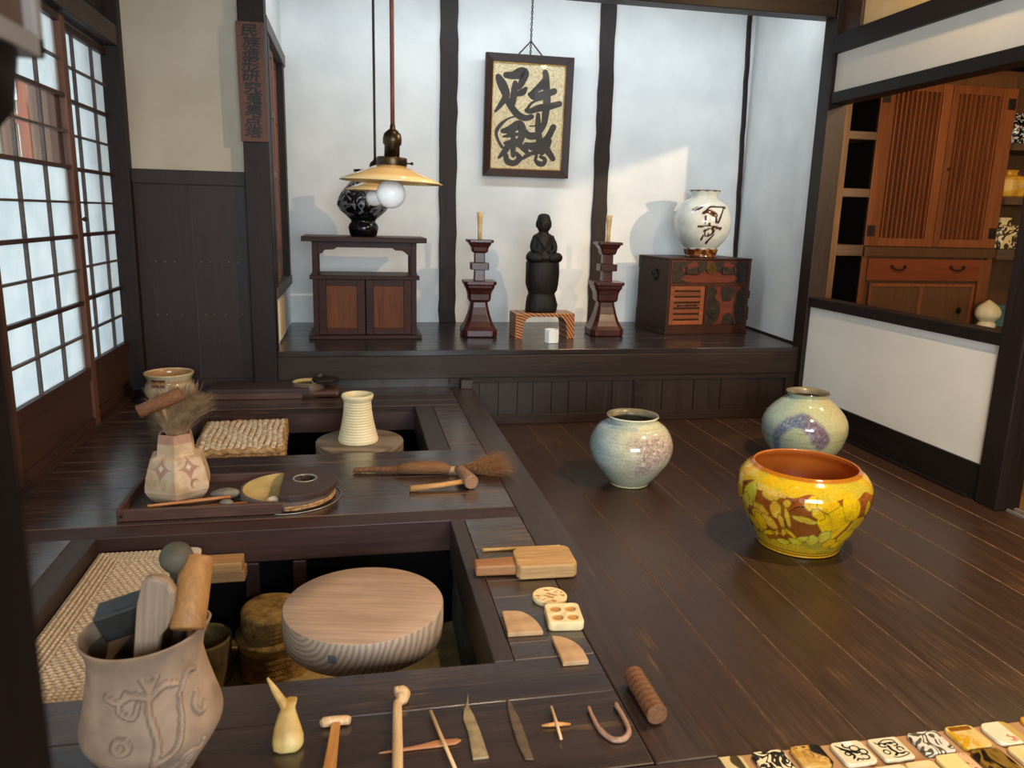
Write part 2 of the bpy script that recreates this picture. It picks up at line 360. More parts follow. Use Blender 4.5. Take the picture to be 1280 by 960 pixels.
STONE = mottled('grey_stone', '#59554b', '#837c6d', 30, .7, .2)
STONED = mottled('dark_stone', '#35312c', '#4d4842', 30, .7, .2)
STONEW = mottled('pale_stone', '#b2a48f', '#d1c5b1', 30, .7, .2)
TRAYW = wood('tray_wood', '#3c241c', '#6a4636', 'x', rough=.5, grain=26, contrast=.7, worn=.3)
TRAYD = wood('tray_block', '#352622', '#4d3a33', 'x', rough=.42, grain=14, contrast=.6)
TUBIN = mottled('tub_lining', '#a18a52', '#c2a970', 9, .7, .3)
TUBOUT = mottled('tub_outside', '#4a3b34', '#6c5a50', 14, .6, .3)
STAMP = mottled('bisque_stamp', '#d8b778', '#efd6a0', 18, .75, .3)
TILEQ = mottled('quarter_slab_clay', '#a8835c', '#c49e74', 20, .8, .3)
BULB = mottled('milk_glass', '#dcdcda', '#e4e4e2', 3, .08, 0)
SHADE = mottled('amber_glass_shade', '#d8b274', '#e3c288', 3, .15, 0, coat=.5)
CORDR = mottled('brown_cord', '#4a1f16', '#66301f', 40, .7, .1)
CORDB = mottled('black_cord', '#17100e', '#251a17', 40, .7, .1)
BRASSD = mottled('dark_brass_socket', '#1c150c', '#43331a', 35, .35, .1, metal=.7)
FRAMEW = wood('frame_wood', '#1f100c', '#382018', 'z', spec=.3, rough=.42, grain=24, contrast=.5)
FRAMEG = wood('frame_top_lit_wood', '#3a302d', '#4d423e', 'x', rough=.4, grain=24, contrast=.5)  # lit copy of the frame wood, the top bar's highlight put into colour
GILT = mottled('gilt_fillet', '#8f6a2c', '#b88f46', 20, .4, 0, metal=.3)
INK = mottled('ink', '#1e1a17', '#2f2924', 8, .5, .05)
SIGNW = wood('sign_board', '#4e2c1a', '#6f432a', 'z', rough=.55, grain=20, contrast=.6)
SIGNI = mottled('sign_ink', '#120d0b', '#1d1613', 20, .6, 0)
CHAINM = mottled('chain_iron', '#2a2724', '#44403b', 20, .5, 0, metal=.4)
WHITECUP = mottled('white_porcelain', '#e6e6e2', '#f0f0ec', 8, .3, 0)
LANT = mottled('pale_frame_paint', '#8f8680', '#a0968f', 6, .7, .1)
LANTB = mottled('brown_lantern_panel', '#5e463a', '#70564a', 6, .7, .1)
FGPOST = wood('near_post', '#120a08', '#1e1310', 'z', spec=.1, rough=.6, grain=12, contrast=.4)
TEAL = mottled('teal_box', '#35584f', '#4a7065', 12, .5, .1)
KRAFT = mottled('brown_sheet', '#a5794f', '#b98d60', 6, .8, .1)
REED = wood('reed_screen', '#6b5f4c', '#a39780', 'z', rough=.8, grain=60, contrast=.7)
OUTW = wood('outside_wood', '#6e5445', '#8c6f5d', 'z', rough=.7, grain=20, contrast=.5)
OUTR = wood('outside_red_wood', '#7d432c', '#9c5d43', 'z', rough=.6, grain=20, contrast=.5)
TRACK = mottled('track_metal', '#9a9890', '#b8b6ae', 10, .35, 0, metal=.6)

# calligraphy sheet: paper with radiating fibres
def mat_paper():
    m, N, L, b = newmat('fibre_paper'); tc = nn(N, 'TexCoord')
    wv = nn(N, 'TexWave', wave_type='RINGS', rings_direction='Y'); wv.inputs['Scale'].default_value = 11; wv.inputs['Distortion'].default_value = 14; wv.inputs['Detail'].default_value = 3; wv.inputs['Detail Scale'].default_value = 2.2
    L.new(tc.outputs['Object'], wv.inputs[0]); r = ramp(N, [(.0, rgb('#bba77e')), (.3, rgb('#d2c098')), (1, rgb('#dccca6'))]); L.new(wv.outputs['Fac'], r.inputs[0]); L.new(r.outputs[0], b.inputs['Base Color']); b.inputs['Roughness'].default_value = .8
    return m
PAPERC = mat_paper()
def mat_shoji_paper():
    m, N, L, b = newmat('shoji_paper'); out = N['Material Output']
    d = nn(N, 'BsdfDiffuse'); t = nn(N, 'BsdfTranslucent'); mx = nn(N, 'MixShader'); mx.inputs[0].default_value = .72
    tc = nn(N, 'TexCoord'); n1 = nn(N, 'TexNoise'); n1.inputs['Scale'].default_value = 9; n1.inputs['Detail'].default_value = 6; L.new(tc.outputs['Object'], n1.inputs[0])
    r = ramp(N, [(.3, rgb('#dde7ea')), (.7, rgb('#ecf2f4'))]); L.new(n1.outputs[0], r.inputs[0])
    L.new(r.outputs[0], d.inputs[0]); L.new(r.outputs[0], t.inputs[0]); L.new(d.outputs[0], mx.inputs[1]); L.new(t.outputs[0], mx.inputs[2]); L.new(mx.outputs[0], out.inputs[0])
    return m
PAPER = mat_shoji_paper()
def mat_glass(name, tint=(1, 1, 1, 1)):
    m, N, L, b = newmat(name); out = N['Material Output']
    t = nn(N, 'BsdfTransparent'); t.inputs[0].default_value = tint; g = nn(N, 'BsdfGlossy'); g.inputs['Roughness'].default_value = .02
    lw = nn(N, 'LayerWeight'); lw.inputs[0].default_value = .5; pw = nn(N, 'Math', operation='POWER'); pw.inputs[1].default_value = 5; L.new(lw.outputs['Facing'], pw.inputs[0])
    fr = nn(N, 'Math', operation='MULTIPLY_ADD'); fr.inputs[1].default_value = .5; fr.inputs[2].default_value = .02; L.new(pw.outputs[0], fr.inputs[0]); mx = nn(N, 'MixShader')
    L.new(fr.outputs[0], mx.inputs[0]); L.new(t.outputs[0], mx.inputs[1]); L.new(g.outputs[0], mx.inputs[2]); L.new(mx.outputs[0], out.inputs[0])
    return m
GLASS = mat_glass('window_glass')
def mat_blackglaze():
    m, N, L, b = newmat('black_swirl_glaze'); tc = nn(N, 'TexCoord')
    vo = nn(N, 'TexNoise'); vo.inputs['Scale'].default_value = 5; vo.inputs['Detail'].default_value = 1; vo.inputs['Distortion'].default_value = 3.2; L.new(tc.outputs['Object'], vo.inputs[0])
    sn = nn(N, 'Math', operation='MULTIPLY'); sn.inputs[1].default_value = 19; L.new(vo.outputs[0], sn.inputs[0])
    s2 = nn(N, 'Math', operation='SINE'); L.new(sn.outputs[0], s2.inputs[0])
    sp = nn(N, 'SeparateXYZ'); L.new(tc.outputs['Object'], sp.inputs[0])
    msk = nn(N, 'MapRange'); msk.inputs['From Min'].default_value = .11; msk.inputs['From Max'].default_value = .14; L.new(sp.outputs['Z'], msk.inputs[0])
    mm = nn(N, 'Math', operation='MULTIPLY'); L.new(s2.outputs[0], mm.inputs[0]); L.new(msk.outputs[0], mm.inputs[1])
    r = ramp(N, [(.55, rgb('#0e0f10')), (.95, rgb('#6d747a'))]); L.new(mm.outputs[0], r.inputs[0]); L.new(r.outputs[0], b.inputs['Base Color'])  # relief crests coloured grey as painted highlights on the black glaze
    b.inputs['Roughness'].default_value = .14; bp = nn(N, 'Bump'); bp.inputs['Strength'].default_value = .9; bp.inputs['Distance'].default_value = .006
    L.new(mm.outputs[0], bp.inputs['Height']); L.new(bp.outputs[0], b.inputs['Normal']); return m
BLACKG = mat_blackglaze()

# ================================================================== THE SETTING
# floor of the right-hand room: boards along Y
mb = MB()
xs = [.66, .86, 1.06, 1.27, 1.475, 1.68, 1.93, 2.145, 2.362, 2.60, 2.80, 2.99]
for a, b_ in zip(xs[:-1], xs[1:]): mb.box(a+.0012, b_-.0012, -2.2, 4.72, -.03, 0)
struct('floor', mb, FLOORW, .0022, edge=WORNE)
mb = MB().box(.668, 3.1, -2.2, 4.8, -.10, -.032)
struct('floor_underlay', mb, BLACKV)
# side room floor: boards along X
mb = MB(); y = -2.2
while y < 5.6: mb.box(2.994, 6.2, y+.001, y+.218, -.03, 0); y += .22
struct('floor_side_room', mb, SIDEFL, .001)
# ceiling
struct('ceiling', MB().box(-1.6, 6.3, -2.3, 6.2, 3.0, 3.05), CEILM)
fw_ = MB(); fw_.box(-1.42, -.85, -2.3, -2.22, -.1, 3.0); fw_.box(1.75, 6.3, -2.3, -2.22, -.1, 3.0); fw_.box(-.85, 1.75, -2.3, -2.22, -.1, .83); fw_.box(-.85, 1.75, -2.3, -2.22, 2.27, 3.0)
struct('wall_front', fw_, PLASB)

# back wall of the alcove
struct('wall_back', MB().box(-.62, 3.3, 5.93, 6.03, 0, 3.0), PLAS)
def wavy_post(x0, x1, y0, y1, z0, z1, seed):
    r = random.Random(seed); R = []; n = 26
    for i in range(n+1):
        z = z0+(z1-z0)*i/n; a = r.uniform(-.005, .005); c = r.uniform(-.005, .005)
        R.append([(x0+a, y0, z), (x1+c, y0, z), (x1+c, y1, z), (x0+a, y1, z)])
    return MB().rings(R, smooth=False)
struct('trim_alcove_post', wavy_post(.624, .752, 5.905, 5.96, .484, 3.0, 2), POSTW, .004)
struct('trim_alcove_post_right', wavy_post(1.818, 1.932, 5.905, 5.96, .484, 3.0, 5), POSTW, .004)
R = []
for i in range(25):
    z = .484+i*(2.516/24); o_ = .002*math.sin(i*1.7)+.002*math.sin(i*3.1); sh = .065*(1-i/24)
    R.append([(2.985+o_+sh, 5.90, z), (3.012+o_+sh, 5.90, z), (3.012+o_+sh, 5.94, z), (2.985+o_+sh, 5.94, z)])
struct('trim_alcove_corner', MB().rings(R, smooth=False), POSTW)
# right wall of the alcove (its plaster)
mb = MB(); mb.prism([(2.965, 4.70), (3.065, 5.94), (3.17, 5.94), (3.07, 4.70)], .0, 3.0)
struct('wall_alcove_right', mb, PLAS)
struct('trim_alcove_right_foot', MB().prism([(2.957, 4.72), (3.055, 5.93), (3.065, 5.93), (2.967, 4.72)], .484, .497), BEAMY)
# left wall of the alcove with its shuttered window
mb = MB(); mb.box(-.60, -.474, 4.70, 5.93, .484, .76); mb.box(-.60, -.474, 4.70, 5.93, 2.33, 3.0)
mb.box(-.60, -.474, 4.70, 4.86, .76, 2.33); mb.box(-.60, -.56, 4.86, 5.93, .76, 2.33)
struct('wall_alcove_left', mb, PLAS)
win = MB().box(-.50, -.452, 4.74, 5.92, 2.27, 2.345).build('window_1', GREYW, None, .003, kind='structure')
MB().box(-.50, -.455, 4.84, 5.92, .775, .84).build('window_sill', GREYW, win, .003)
MB().box(-.53, -.462, 5.80, 5.92, .84, 2.27).build('window_jamb', POSTW, win, .002)
MB().box(-.53, -.462, 4.86, 4.95, .84, 2.27).build('window_jamb', POSTW, win, .002)
for y0, y1, xo in ((4.95, 5.40, -.500), (5.36, 5.80, -.520)):
    sh = MB()
    sh.box(xo-.014, xo+.014, y0, y0+.05, .84, 2.27); sh.box(xo-.014, xo+.014, y1-.05, y1, .84, 2.27)
    for z in (.84, 1.16, 1.5, 1.86, 2.22): sh.box(xo-.012, xo+.012, y0, y1, z, z+.045)
    k = y0+.07
    while k < y1-.06: sh.box(xo-.006, xo+.006, k, k+.035, .86, 2.25); k += .043
    sh.build('shutter', REDW, win, .0015)
MB().box(-.55, -.54, 4.95, 5.8, .84, 2.27).build('shutter_back', BLACKV, win)
MB().box(-.475, -.466, 5.0, 5.45, .50, .745).build('sliding_panel', mottled('ivory_paper', '#d8c39c', '#e6d5b4', 4, .8, 0), win, .002)

# alcove platform: top boards, front beam, base panels
plat = MB(); y = 4.668
for wd in (.20, .22, .21, .22, .21, .205):
    plat.box(-.475, 3.06, y+.001, y+wd-.001, .45, .484); y += wd
po = struct('alcove_platform', plat, ALCT, .002)
MB().box(-.475, 2.96, 4.664, 4.80, .308, .4495).build('front_beam', BEAMX, po, .004)
bp_ = MB()
bp_.box(-.475, 2.95, 4.70, 4.73, .0, .31)
bpo = bp_.build('base_panel', BASEP, po)
bb = MB(); x = .60
for wd in (.15, .12, .12, .1, .12, .11, .12, .17, .14, .2, .22, .19, .2):
    bb.box(x+.001, x+wd-.001, 4.686, 4.70, .06, .285); x += wd*1.02
bb.build('base_board', BASEP, po, .0006)
MB().box(.56, 2.95, 4.672, 4.70, .0, .062).build('bottom_rail', BEAMX, po, .003)
MB().box(.56, 2.95, 4.676, 4.70, .272, .308).build('top_rail', BEAMX, po, .002)
for x0, x1 in ((1.78, 1.842), (2.86, 2.95)): MB().box(x0, x1, 4.674, 4.70, .062, .272).build('stile', BEAMX, po, .002)

# lintel over the alcove mouth, wall above it
struct('trim_alcove_lintel', MB().box(-.455, 2.93, 4.64, 4.76, 2.545, 2.655), BEAMX, .004)
struct('wall_above_alcove', MB().box(-.455, 2.99, 4.67, 4.74, 2.655, 3.0), PLASB)
# post left of the alcove
struct('trim_alcove_left_post', MB().box(-.592, -.456, 4.63, 4.765, .25, 3.0), POSTW, .006)
# left-hand rear wall: wainscot and plaster
struct('wall_rear_left', MB().box(-1.40, -.56, 4.705, 4.80, 1.46, 3.0), PLASB)
wa = struct('wall_rear_left_wainscot', MB().box(-1.20, -.896, 4.70, 4.73, .30, 1.43).box(-.893, -.59, 4.70, 4.73, .30, 1.43), WAINS, .002)
MB().box(-1.20, -.59, 4.685, 4.74, 1.425, 1.502).build('rail', WAINS, wa, .003)
MB().box(-1.20, -.59, 4.685, 4.74, .25, .325).build('sill', WAINS, wa, .003)
nl = MB()
for z, xx in ((1.0, [-1.1, -1.05, -1.0, -.86, -.81, -.71, -.66]), (.70, [-1.11, -1.06, -.98, -.85, -.80, -.74, -.65])):
    for x in xx: nl.cyl((x, 4.7005, z), (x, 4.697, z), .0045, 10)
nl.build('nail_heads', mottled('nail_plug', '#4f3b33', '#6b5248', 20, .6, 0), wa)
struct('trim_rear_left_corner', MB().box(-1.30, -1.188, 4.645, 4.76, .25, 3.0), POSTW, .004)

# left wall: shoji doors
struct('trim_left_sill', MB().box(-1.33, -1.215, -1.5, 4.66, .20, .275), SHOJIP, .003)
struct('trim_left_lintel', MB().box(-1.33, -1.195, -1.5, 4.66, 2.115, 2.215), mottled('lintel_brown', '#2b1d1a', '#3a2824', 6, .5, .1), .004)
struct('wall_left', MB().box(-1.42, -1.25, -1.5, 4.7, 2.215, 3.0), mottled('dark_upper_wall', '#181210', '#241b18', 4, .8, .1))
def shoji(name, xc, y0, y1, glass_row, stile_mat):
    zt, zb = 2.10, .262; pt, pb = 2.068, .555
    st = MB(); sw = .062
    st.box(xc-.016, xc+.016, y0, y0+sw, zb, zt); st.box(xc-.016, xc+.016, y1-sw, y1, zb, zt)
    d = st.build(name, stile_mat, None, .003, kind='structure')
    rl = MB(); rl.box(xc-.015, xc+.015, y0+sw, y1-sw, pt, zt); rl.box(xc-.015, xc+.015, y0+sw, y1-sw, pb-.06, pb); rl.box(xc-.015, xc+.015, y0+sw, y1-sw, zb, zb+.05)
    rl.build('rail', SHOJIW, d, .002)
    a, b_ = y0+sw, y1-sw; n = 3; la = MB()
    zs = [pb+(pt-pb)*k/10 for k in range(11)]
    for k in range(1, n): la.box(xc-.008, xc+.007, a+(b_-a)*k/n-.005, a+(b_-a)*k/n+.005, pb, pt)
    for k in range(1, 10, 2): la.box(xc-.008, xc+.0075, a, b_, zs[k]-.005, zs[k]+.005)
    la.build('lattice', LATT, d)
    mj = MB()
    for k in range(2, 10, 2): mj.box(xc-.010, xc+.011, a, b_, zs[k]-.0085, zs[k]+.0085)
    mj.build('lattice_bar', SHOJIW, d, .001)
    if glass_row:
        MB().box(xc-.011, xc-.009, a, b_, pb, zs[6]).build('paper', PAPER, d); MB().box(xc-.011, xc-.009, a, b_, zs[8], pt).build('paper', PAPER, d)
        MB().box(xc-.011, xc-.008, a, b_, zs[6], zs[8]).build('glass_pane', GLASS, d)
    else: MB().box(xc-.011, xc-.009, a, b_, pb, pt).build('paper', PAPER, d)
    MB().box(xc-.006, xc+.004, a, b_, zb+.05, pb-.06).build('lower_panel', SHOJIP, d)
    return d
d1 = shoji('door_1', -1.238, 2.975, 3.935, True, SHOJIL)
d2 = shoji('door_2', -1.276, 3.84, 4.79, False, SHOJIL)
pl = MB().tube([(-1.26, 3.99, 1.235), (-1.235, 3.99, 1.235)], [.006, .006], 10); pl.sphere((-1.228, 3.99, 1.235), .011); pl.build('door_pull', IRON, d2)
shoji('door_3', -1.276, 2.03, 3.0, False, SHOJIL)
shoji('door_4', -1.238, 1.1, 2.06, False, SHOJIL)
struct('wall_left_near', MB().box(-1.35, -1.25, -1.5, 1.12, .20, 2.12), PLASB)

# right wall: post, panel, sill, opening, bands
struct('wall_right', MB().box(2.955, 3.03, 3.02, 4.63, .17, .77), PLASP)
struct('baseboard_right', MB().box(2.942, 3.03, 3.02, 4.63, 0, .181), BEAMY, .002)
struct('trim_right_skirt', MB().box(2.925, 2.943, 3.09, 4.64, 0, .016), BEAMY, .002)
struct('trim_right_sill', MB().box(2.935, 3.05, 3.02, 4.63, .766, .826), BEAMY, .003)
struct('trim_right_lintel', MB().box(2.935, 3.05, -1.5, 4.63, 2.035, 2.102), BEAMY, .003)
struct('wall_right_band', MB().box(2.955, 3.03, -1.5, 4.63, 2.10, 2.335), PLASP)
struct('trim_right_upper_beam', MB().box(2.925, 3.05, -1.5, 4.63, 2.33, 2.44), BEAMY, .003)
struct('wall_right_upper', MB().box(2.985, 3.05, -1.5, 4.70, 2.44, 3.0), PLASY)
struct('trim_right_rear_post', MB().box(2.925, 3.055, 4.62, 4.745, 0, 3.0), POSTW, .004)
struct('trim_right_front_post', MB().box(2.93, 3.065, 2.905, 3.035, 0, 2.34), POSTW, .006)
struct('trim_upper_post', MB().box(2.965, 3.05, 4.44, 4.62, 2.44, 3.0), wood('upper_post', '#37241a', '#54382a', 'z', rough=.5), .004)
tr = MB(); tr.box(2.985, 2.999, -1.5, 2.90, 0, .012); tr.box(3.035, 3.049, -1.5, 2.95, 0, .012)
struct('trim_door_track', tr, TRACK, .001)
# shell of the side room
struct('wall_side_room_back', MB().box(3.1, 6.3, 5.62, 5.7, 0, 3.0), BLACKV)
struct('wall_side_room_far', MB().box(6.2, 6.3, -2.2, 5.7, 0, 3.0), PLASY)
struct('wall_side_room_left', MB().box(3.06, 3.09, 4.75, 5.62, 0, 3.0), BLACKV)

# ------------------------------------------------------------------ raised work floor with two sunken pits
dk = MB(); T = .25; B0 = .215
def deck_x(mb, x0, x1, ys, z0=B0):
    for a, b_ in zip(ys[:-1], ys[1:]): mb.box(x0+.001, x1-.001, a+.0012, b_-.0012, z0, T)
deck_x(dk, -1.225, .564, [4.22, 4.35, 4.50, 4.699])
deck_x(dk, -1.225, .564, [2.64, 2.80, 3.02, 3.245, 3.37])
deck_x(dk, -1.225, .564, [1.247, 1.49])
deck_x(dk, -1.225, .564, [.2, .55, .95])
deck_x(dk, .412, .564, [3.37, 3.46, 3.545, 3.70, 3.86, 4.03, 4.12, 4.22])
deck_x(dk, .362, .564, [1.645, 1.72, 1.85, 1.96, 2.06, 2.19, 2.30, 2.42, 2.54])
deck_x(dk, -1.225, -.905, [1.645, 1.83, 2.02, 2.22, 2.54])
deck_x(dk, -1.225, -.855, [3.37, 3.58, 3.80, 4.02, 4.22])
deck = struct('raised_work_floor', dk, DECKX, .0018, edge=WORND)
MB().box(.5655, .70, 1.245, 4.655, .17, T).build('edge_plank', DECKY, deck, .004)
MB().box(-1.225, .70, .951, 1.2435, .17, T).build('near_beam', DECKX, deck, .004)
MB().box(-1.225, .564, 1.491, 1.644, .11, T).build('pit_beam', DECKX, deck, .003)
MB().box(-1.225, .564, 2.5405, 2.638, .135, T).build('pit_beam', PITW, deck, .003)
MB().box(-.905, -.832, 1.646, 2.539, .13, T).build('pit_rim', PITY, deck, .003)
MB().box(.312, .361, 1.646, 2.539, .087, T).build('pit_rim', PITY, deck, .003)
MB().box(-.854, -.778, 3.371, 4.219, .12, T).build('pit_rim', PITY, deck, .003)
MB().box(.312, .411, 3.371, 4.219, .10, T).build('pit_rim', PITY, deck, .003)
MB().box(-.778, .312, 4.2205, 4.26, .11, .2145).build('pit_beam', PITW, deck, .002)
MB().box(-.778, .312, 3.33, 3.3695, .10, .2145).build('pit_beam', PITW, deck, .002)
MB().box(.625, .70, 4.60, 4.663, T+.0005, .305).build('end_block', DECKY, deck, .003)
MB().box(.665, .69, .95, 4.66, 0, .17).build('fascia', BASEP, deck)
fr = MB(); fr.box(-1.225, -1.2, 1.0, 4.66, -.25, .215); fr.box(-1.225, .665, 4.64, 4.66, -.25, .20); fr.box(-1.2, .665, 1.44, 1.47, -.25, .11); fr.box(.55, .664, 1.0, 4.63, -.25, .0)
fr.box(-1.2, .40, 2.66, 2.68, -.25, .13)  # black partition added to stand in for the dark void beneath the boards
fr.build('under_wall_and_shade', BLACKV, deck)
MB().box(.335, .40, 1.47, 2.64, -.25, .085).build('pit_wall', mottled('rough_grey_wall', '#26292a', '#55564f', 16, .9, .8, dist=.01), deck)
mb = MB(); n = 36; P = []
for j in range(n+1):
    for i in range(n+1):
        P.append((-1.2+1.75*i/n, 1.47+3.16*j/n, -.205+.012*math.sin(i*1.3+j*.7)+.008*math.sin(i*.6-j*1.9)))
F = [(j*(n+1)+i, j*(n+1)+i+1, (j+1)*(n+1)+i+1, (j+1)*(n+1)+i) for j in range(n) for i in range(n)]
struct('floor_pit_earth', mb.add(P, F, True), EARTH)

# ================================================================== THINGS IN THE ALCOVE
# low tea cabinet
t = thing('tea_cabinet', 'low dark wooden cabinet with open shelf and two lower panels, under the black vase', 'cabinet', (.0625, 5.30, .4845))
hw = .315; yf, yb = -.17, .17
MB().box(-.393, .395, -.215, .215, .628, .660).build('top', CABW, t, .003)
for sx in (-1, 1):
    for yy in (yf, yb-.03): MB().box(sx*hw-.017, sx*hw+.017, yy, yy+.032, .026, .628).build('corner_post', CABW, t, .002)
MB().box(-.349, .351, yf-.012, yb+.012, .388, .414).build('shelf', CABW, t, .003)
for yy in (yf+.004, yb-.02):
    ap = [(-hw+.017, .628), (hw-.017, .628), (hw-.017, .545), (hw-.05, .555), (hw-.06, .575), (hw-.12, .578), (hw-.14, .592), (-hw+.14, .592), (-hw+.12, .578), (-hw+.06, .575), (-hw+.05, .555), (-hw+.017, .545)]
    MB().prism(ap, -.008, .008, Matrix.Translation((0, yy+.008, 0)) @ Matrix.Rotation(PI/2, 4, 'X')).build('apron', CABW, t, .001)
bd = MB(); bd.box(-hw+.017, hw-.017, yb-.02, yb-.008, .026, .388); bd.box(-hw-.008, -hw+.008, yf+.03, yb-.03, .026, .388); bd.box(hw-.008, hw+.008, yf+.03, yb-.03, .026, .388)
bd.build('carcass', CABW, t)
for x0, x1 in ((-hw+.017, -.003), (.003, hw-.017)):
    d = MB(); d.box(x0, x0+.05, yf+.004, yf+.024, .028, .388); d.box(x1-.05, x1, yf+.004, yf+.024, .028, .388); d.box(x0+.05, x1-.05, yf+.004, yf+.024, .028, .070); d.box(x0+.05, x1-.05, yf+.004, yf+.024, .348, .388)
    dd = d.build('door', CABW, t, .002)
    MB().box(x0+.05, x1-.05, yf+.014, yf+.02, .07, .348).build('panel', CABP, dd)
MB().box(-.364, .366, yf-.022, yb+.02, 0, .026).build('base', CABW, t, .003)

# black swirl-relief vase on the cabinet
t = thing('relief_vase', 'black glazed vase with swirling relief standing on the low cabinet', 'vase', (.058, 5.31, 1.1455))
prof = [(.078, 0), (.086, .004), (.094, .03), (.0995, .055), (.094, .075), (.079, .092), (.083, .105), (.115, .135), (.150, .165), (.168, .195), (.168, .215), (.156, .25), (.132, .29), (.098, .33), (.066, .362), (.052, .385), (.053, .405), (.061, .42), (.058, .426), (.048, .41), (.045, .38), (.05, .36), (.01, .34)]
MB().lathe(prof, 64).build('body', BLACKG, t)

# candlesticks
def chsq(s, z, k=.28):
    c = s*k; return [(-s+c, -s, z), (s-c, -s, z), (s, -s+c, z), (s, s-c, z), (s-c, s, z), (-s+c, s, z), (-s, s-c, z), (-s, -s+c, z)]
def candlestick(loc, label):
    t = thing('candlestick', label, 'candlestick', loc, math.radians(-3), 'pair of tall wooden candlesticks')
    b = [(.115, 0), (.121, .006), (.121, .045), (.104, .07), (.088, .105), (.074, .15), (.062, .20), (.056, .236)]
    MB().rings([chsq(s, z) for s, z in b], smooth=False).build('foot', CANDW, t, .003)
    b = [(.066, .237), (.076, .252), (.078, .29), (.086, .315), (.098, .335), (.100, .352), (.111, .357), (.111, .378)]
    MB().rings([chsq(s, z, .2) for s, z in b], smooth=False).build('lower_cup', CANDW, t, .002)
    MB().rings([chsq(s, z, .12) for s, z in [(.037, .379), (.035, .452)]], smooth=False).build('column', CANDW, t, .002)
    MB().rings([chsq(s, z, .12) for s, z in [(.060, .453), (.062, .456), (.062, .498), (.06, .501)]], smooth=False).build('block', CANDW, t, .002)
    MB().rings([chsq(s, z, .12) for s, z in [(.036, .502), (.036, .566)]], smooth=False).build('column', CANDW, t, .002)
    b = [(.046, .567), (.054, .580), (.058, .604), (.072, .622), (.076, .632), (.089, .637), (.089, .654)]
    MB().rings([chsq(s, z, .2) for s, z in b], smooth=False).build('upper_cup', CANDW, t, .002)
    MB().lathe([(.0145, .655), (.014, .68), (.0155, .74), (.019, .80), (.0225, .836), (.012, .838)], 16).build('candle', WICK, t)
    return t
candlestick((.832, 5.27, .4845), 'dark red wooden candlestick with candle stub, between the low cabinet and the figure')
candlestick((1.748, 5.285, .4845), 'dark red wooden candlestick with candle stub, between the figure and the chest')

# small stand under the figure
t = thing('display_stand', 'small striped wooden stand with arched legs under the carved figure', 'stand', (1.262, 5.185, .4845), math.radians(1))
MB().box(-.208, .208, -.10, .10, .150, .174).build('top', STANDW, t, .004)
for s in (-1, 1):
    po_ = [(s*.208, 0), (s*.208, .150), (s*.095, .150), (s*.125, .138), (s*.148, .11), (s*.155, .06), (s*.158, 0)]
    if s < 0: po_ = po_[::-1]
    MB().prism(po_, -.10, .10, Matrix.Rotation(PI/2, 4, 'X')).build('leg', STANDW, t, .002)

# carved black figure
t = thing('carved_figure', 'blackened carved wooden figure seated on a pedestal, on the striped stand', 'statue', (1.256, 5.19, .6595))
def oval(hw_, hd, z, n=28, cy=0, rough=0, sq=2.6, cx=0):
    out = []
    for i in range(n):
        a = 2*PI*i/n; c, s = math.cos(a), math.sin(a)
        q = 1+rough*math.sin(5*a+z*60)+rough*.6*math.sin(9*a-z*140)
        out.append((cx+hw_*q*math.copysign(abs(c)**(2/sq), c), cy+hd*q*math.copysign(abs(s)**(2/sq), s), z))
    return out
ped = [(.104, 0), (.108, .01), (.108, .05), (.098, .10), (.090, .122), (.092, .13), (.102, .15), (.110, .19), (.114, .26), (.112, .33), (.104, .352)]
pd_ = MB(); pd_.rings([oval(a, a*.82, z, 32, 0, .025) for a, z in ped]); pd_.build('pedestal', BUDD, t)
fg = MB()
sec = [(.098, .078, .345, 0), (.116, .092, .355, -.004), (.117, .094, .375, -.006), (.104, .085, .398, -.004), (.080, .062, .418, .006), (.074, .055, .45, .008), (.075, .053, .48, .008), (.072, .050, .505, .008), (.058, .044, .522, .008), (.036, .036, .534, .004), (.032, .034, .545, .0), (.041, .044, .556, -.004), (.046, .048, .575, -.006), (.048, .050, .60, -.004), (.046, .048, .622, -.002), (.042, .044, .638, 0), (.038, .040, .648, .001), (.030, .032, .656, .002), (.014, .016, .662, .003)]
fg.rings([oval(a, d_, z, 28, cy, .012, 2.3) for a, d_, z, cy in sec])
fg.sphere((0, -.055, .586), .006, .008, .013, 10, 8)
fg.sphere((-.02, -.049, .600), .011, .006, .005, 10, 6); fg.sphere((.02, -.049, .600), .011, .006, .005, 10, 6); fg.sphere((0, -.050, .568), .012, .006, .004, 10, 6)
for s in (-1, 1):
    fg.sphere((s*.049, 0, .59), .006, .01, .024, 10, 8)
    fg.tube(smooth_path([(s*.050, .0, .51), (s*.066, -.01, .47), (s*.072, -.025, .43), (s*.056, -.058, .412), (s*.02, -.078, .402)], 4), [.022]*4+[.024]*4+[.022]*4+[.017]*4+[.014], 10)
    fg.tube(smooth_path([(s*.035, .0, .38), (s*.092, -.03, .375), (s*.085, -.068, .368), (s*.02, -.088, .366)], 4), [.03]*4+[.031]*4+[.026]*4+[.02], 10)
fg.tube(smooth_path([(-.05, -.035, .515), (-.02, -.056, .46), (0, -.06, .435), (.02, -.056, .46), (.05, -.035, .515)], 4), .006, 6)
fg.build('body', BUDD, t)

# white faceted cup
mb = MB(); mb.lathe([(.047, 0), (.049, .002), (.049, .086), (.047, .088), (.041, .088), (.040, .01), (.005, .009)], 8, smooth=False)
o = mb.build('faceted_cup', WHITECUP, None, .0015, (1.272, 4.935, .4845)); o.rotation_euler.z = math.radians(12)
tag(o, 'small white faceted cup standing in front of the striped stand', 'cup')

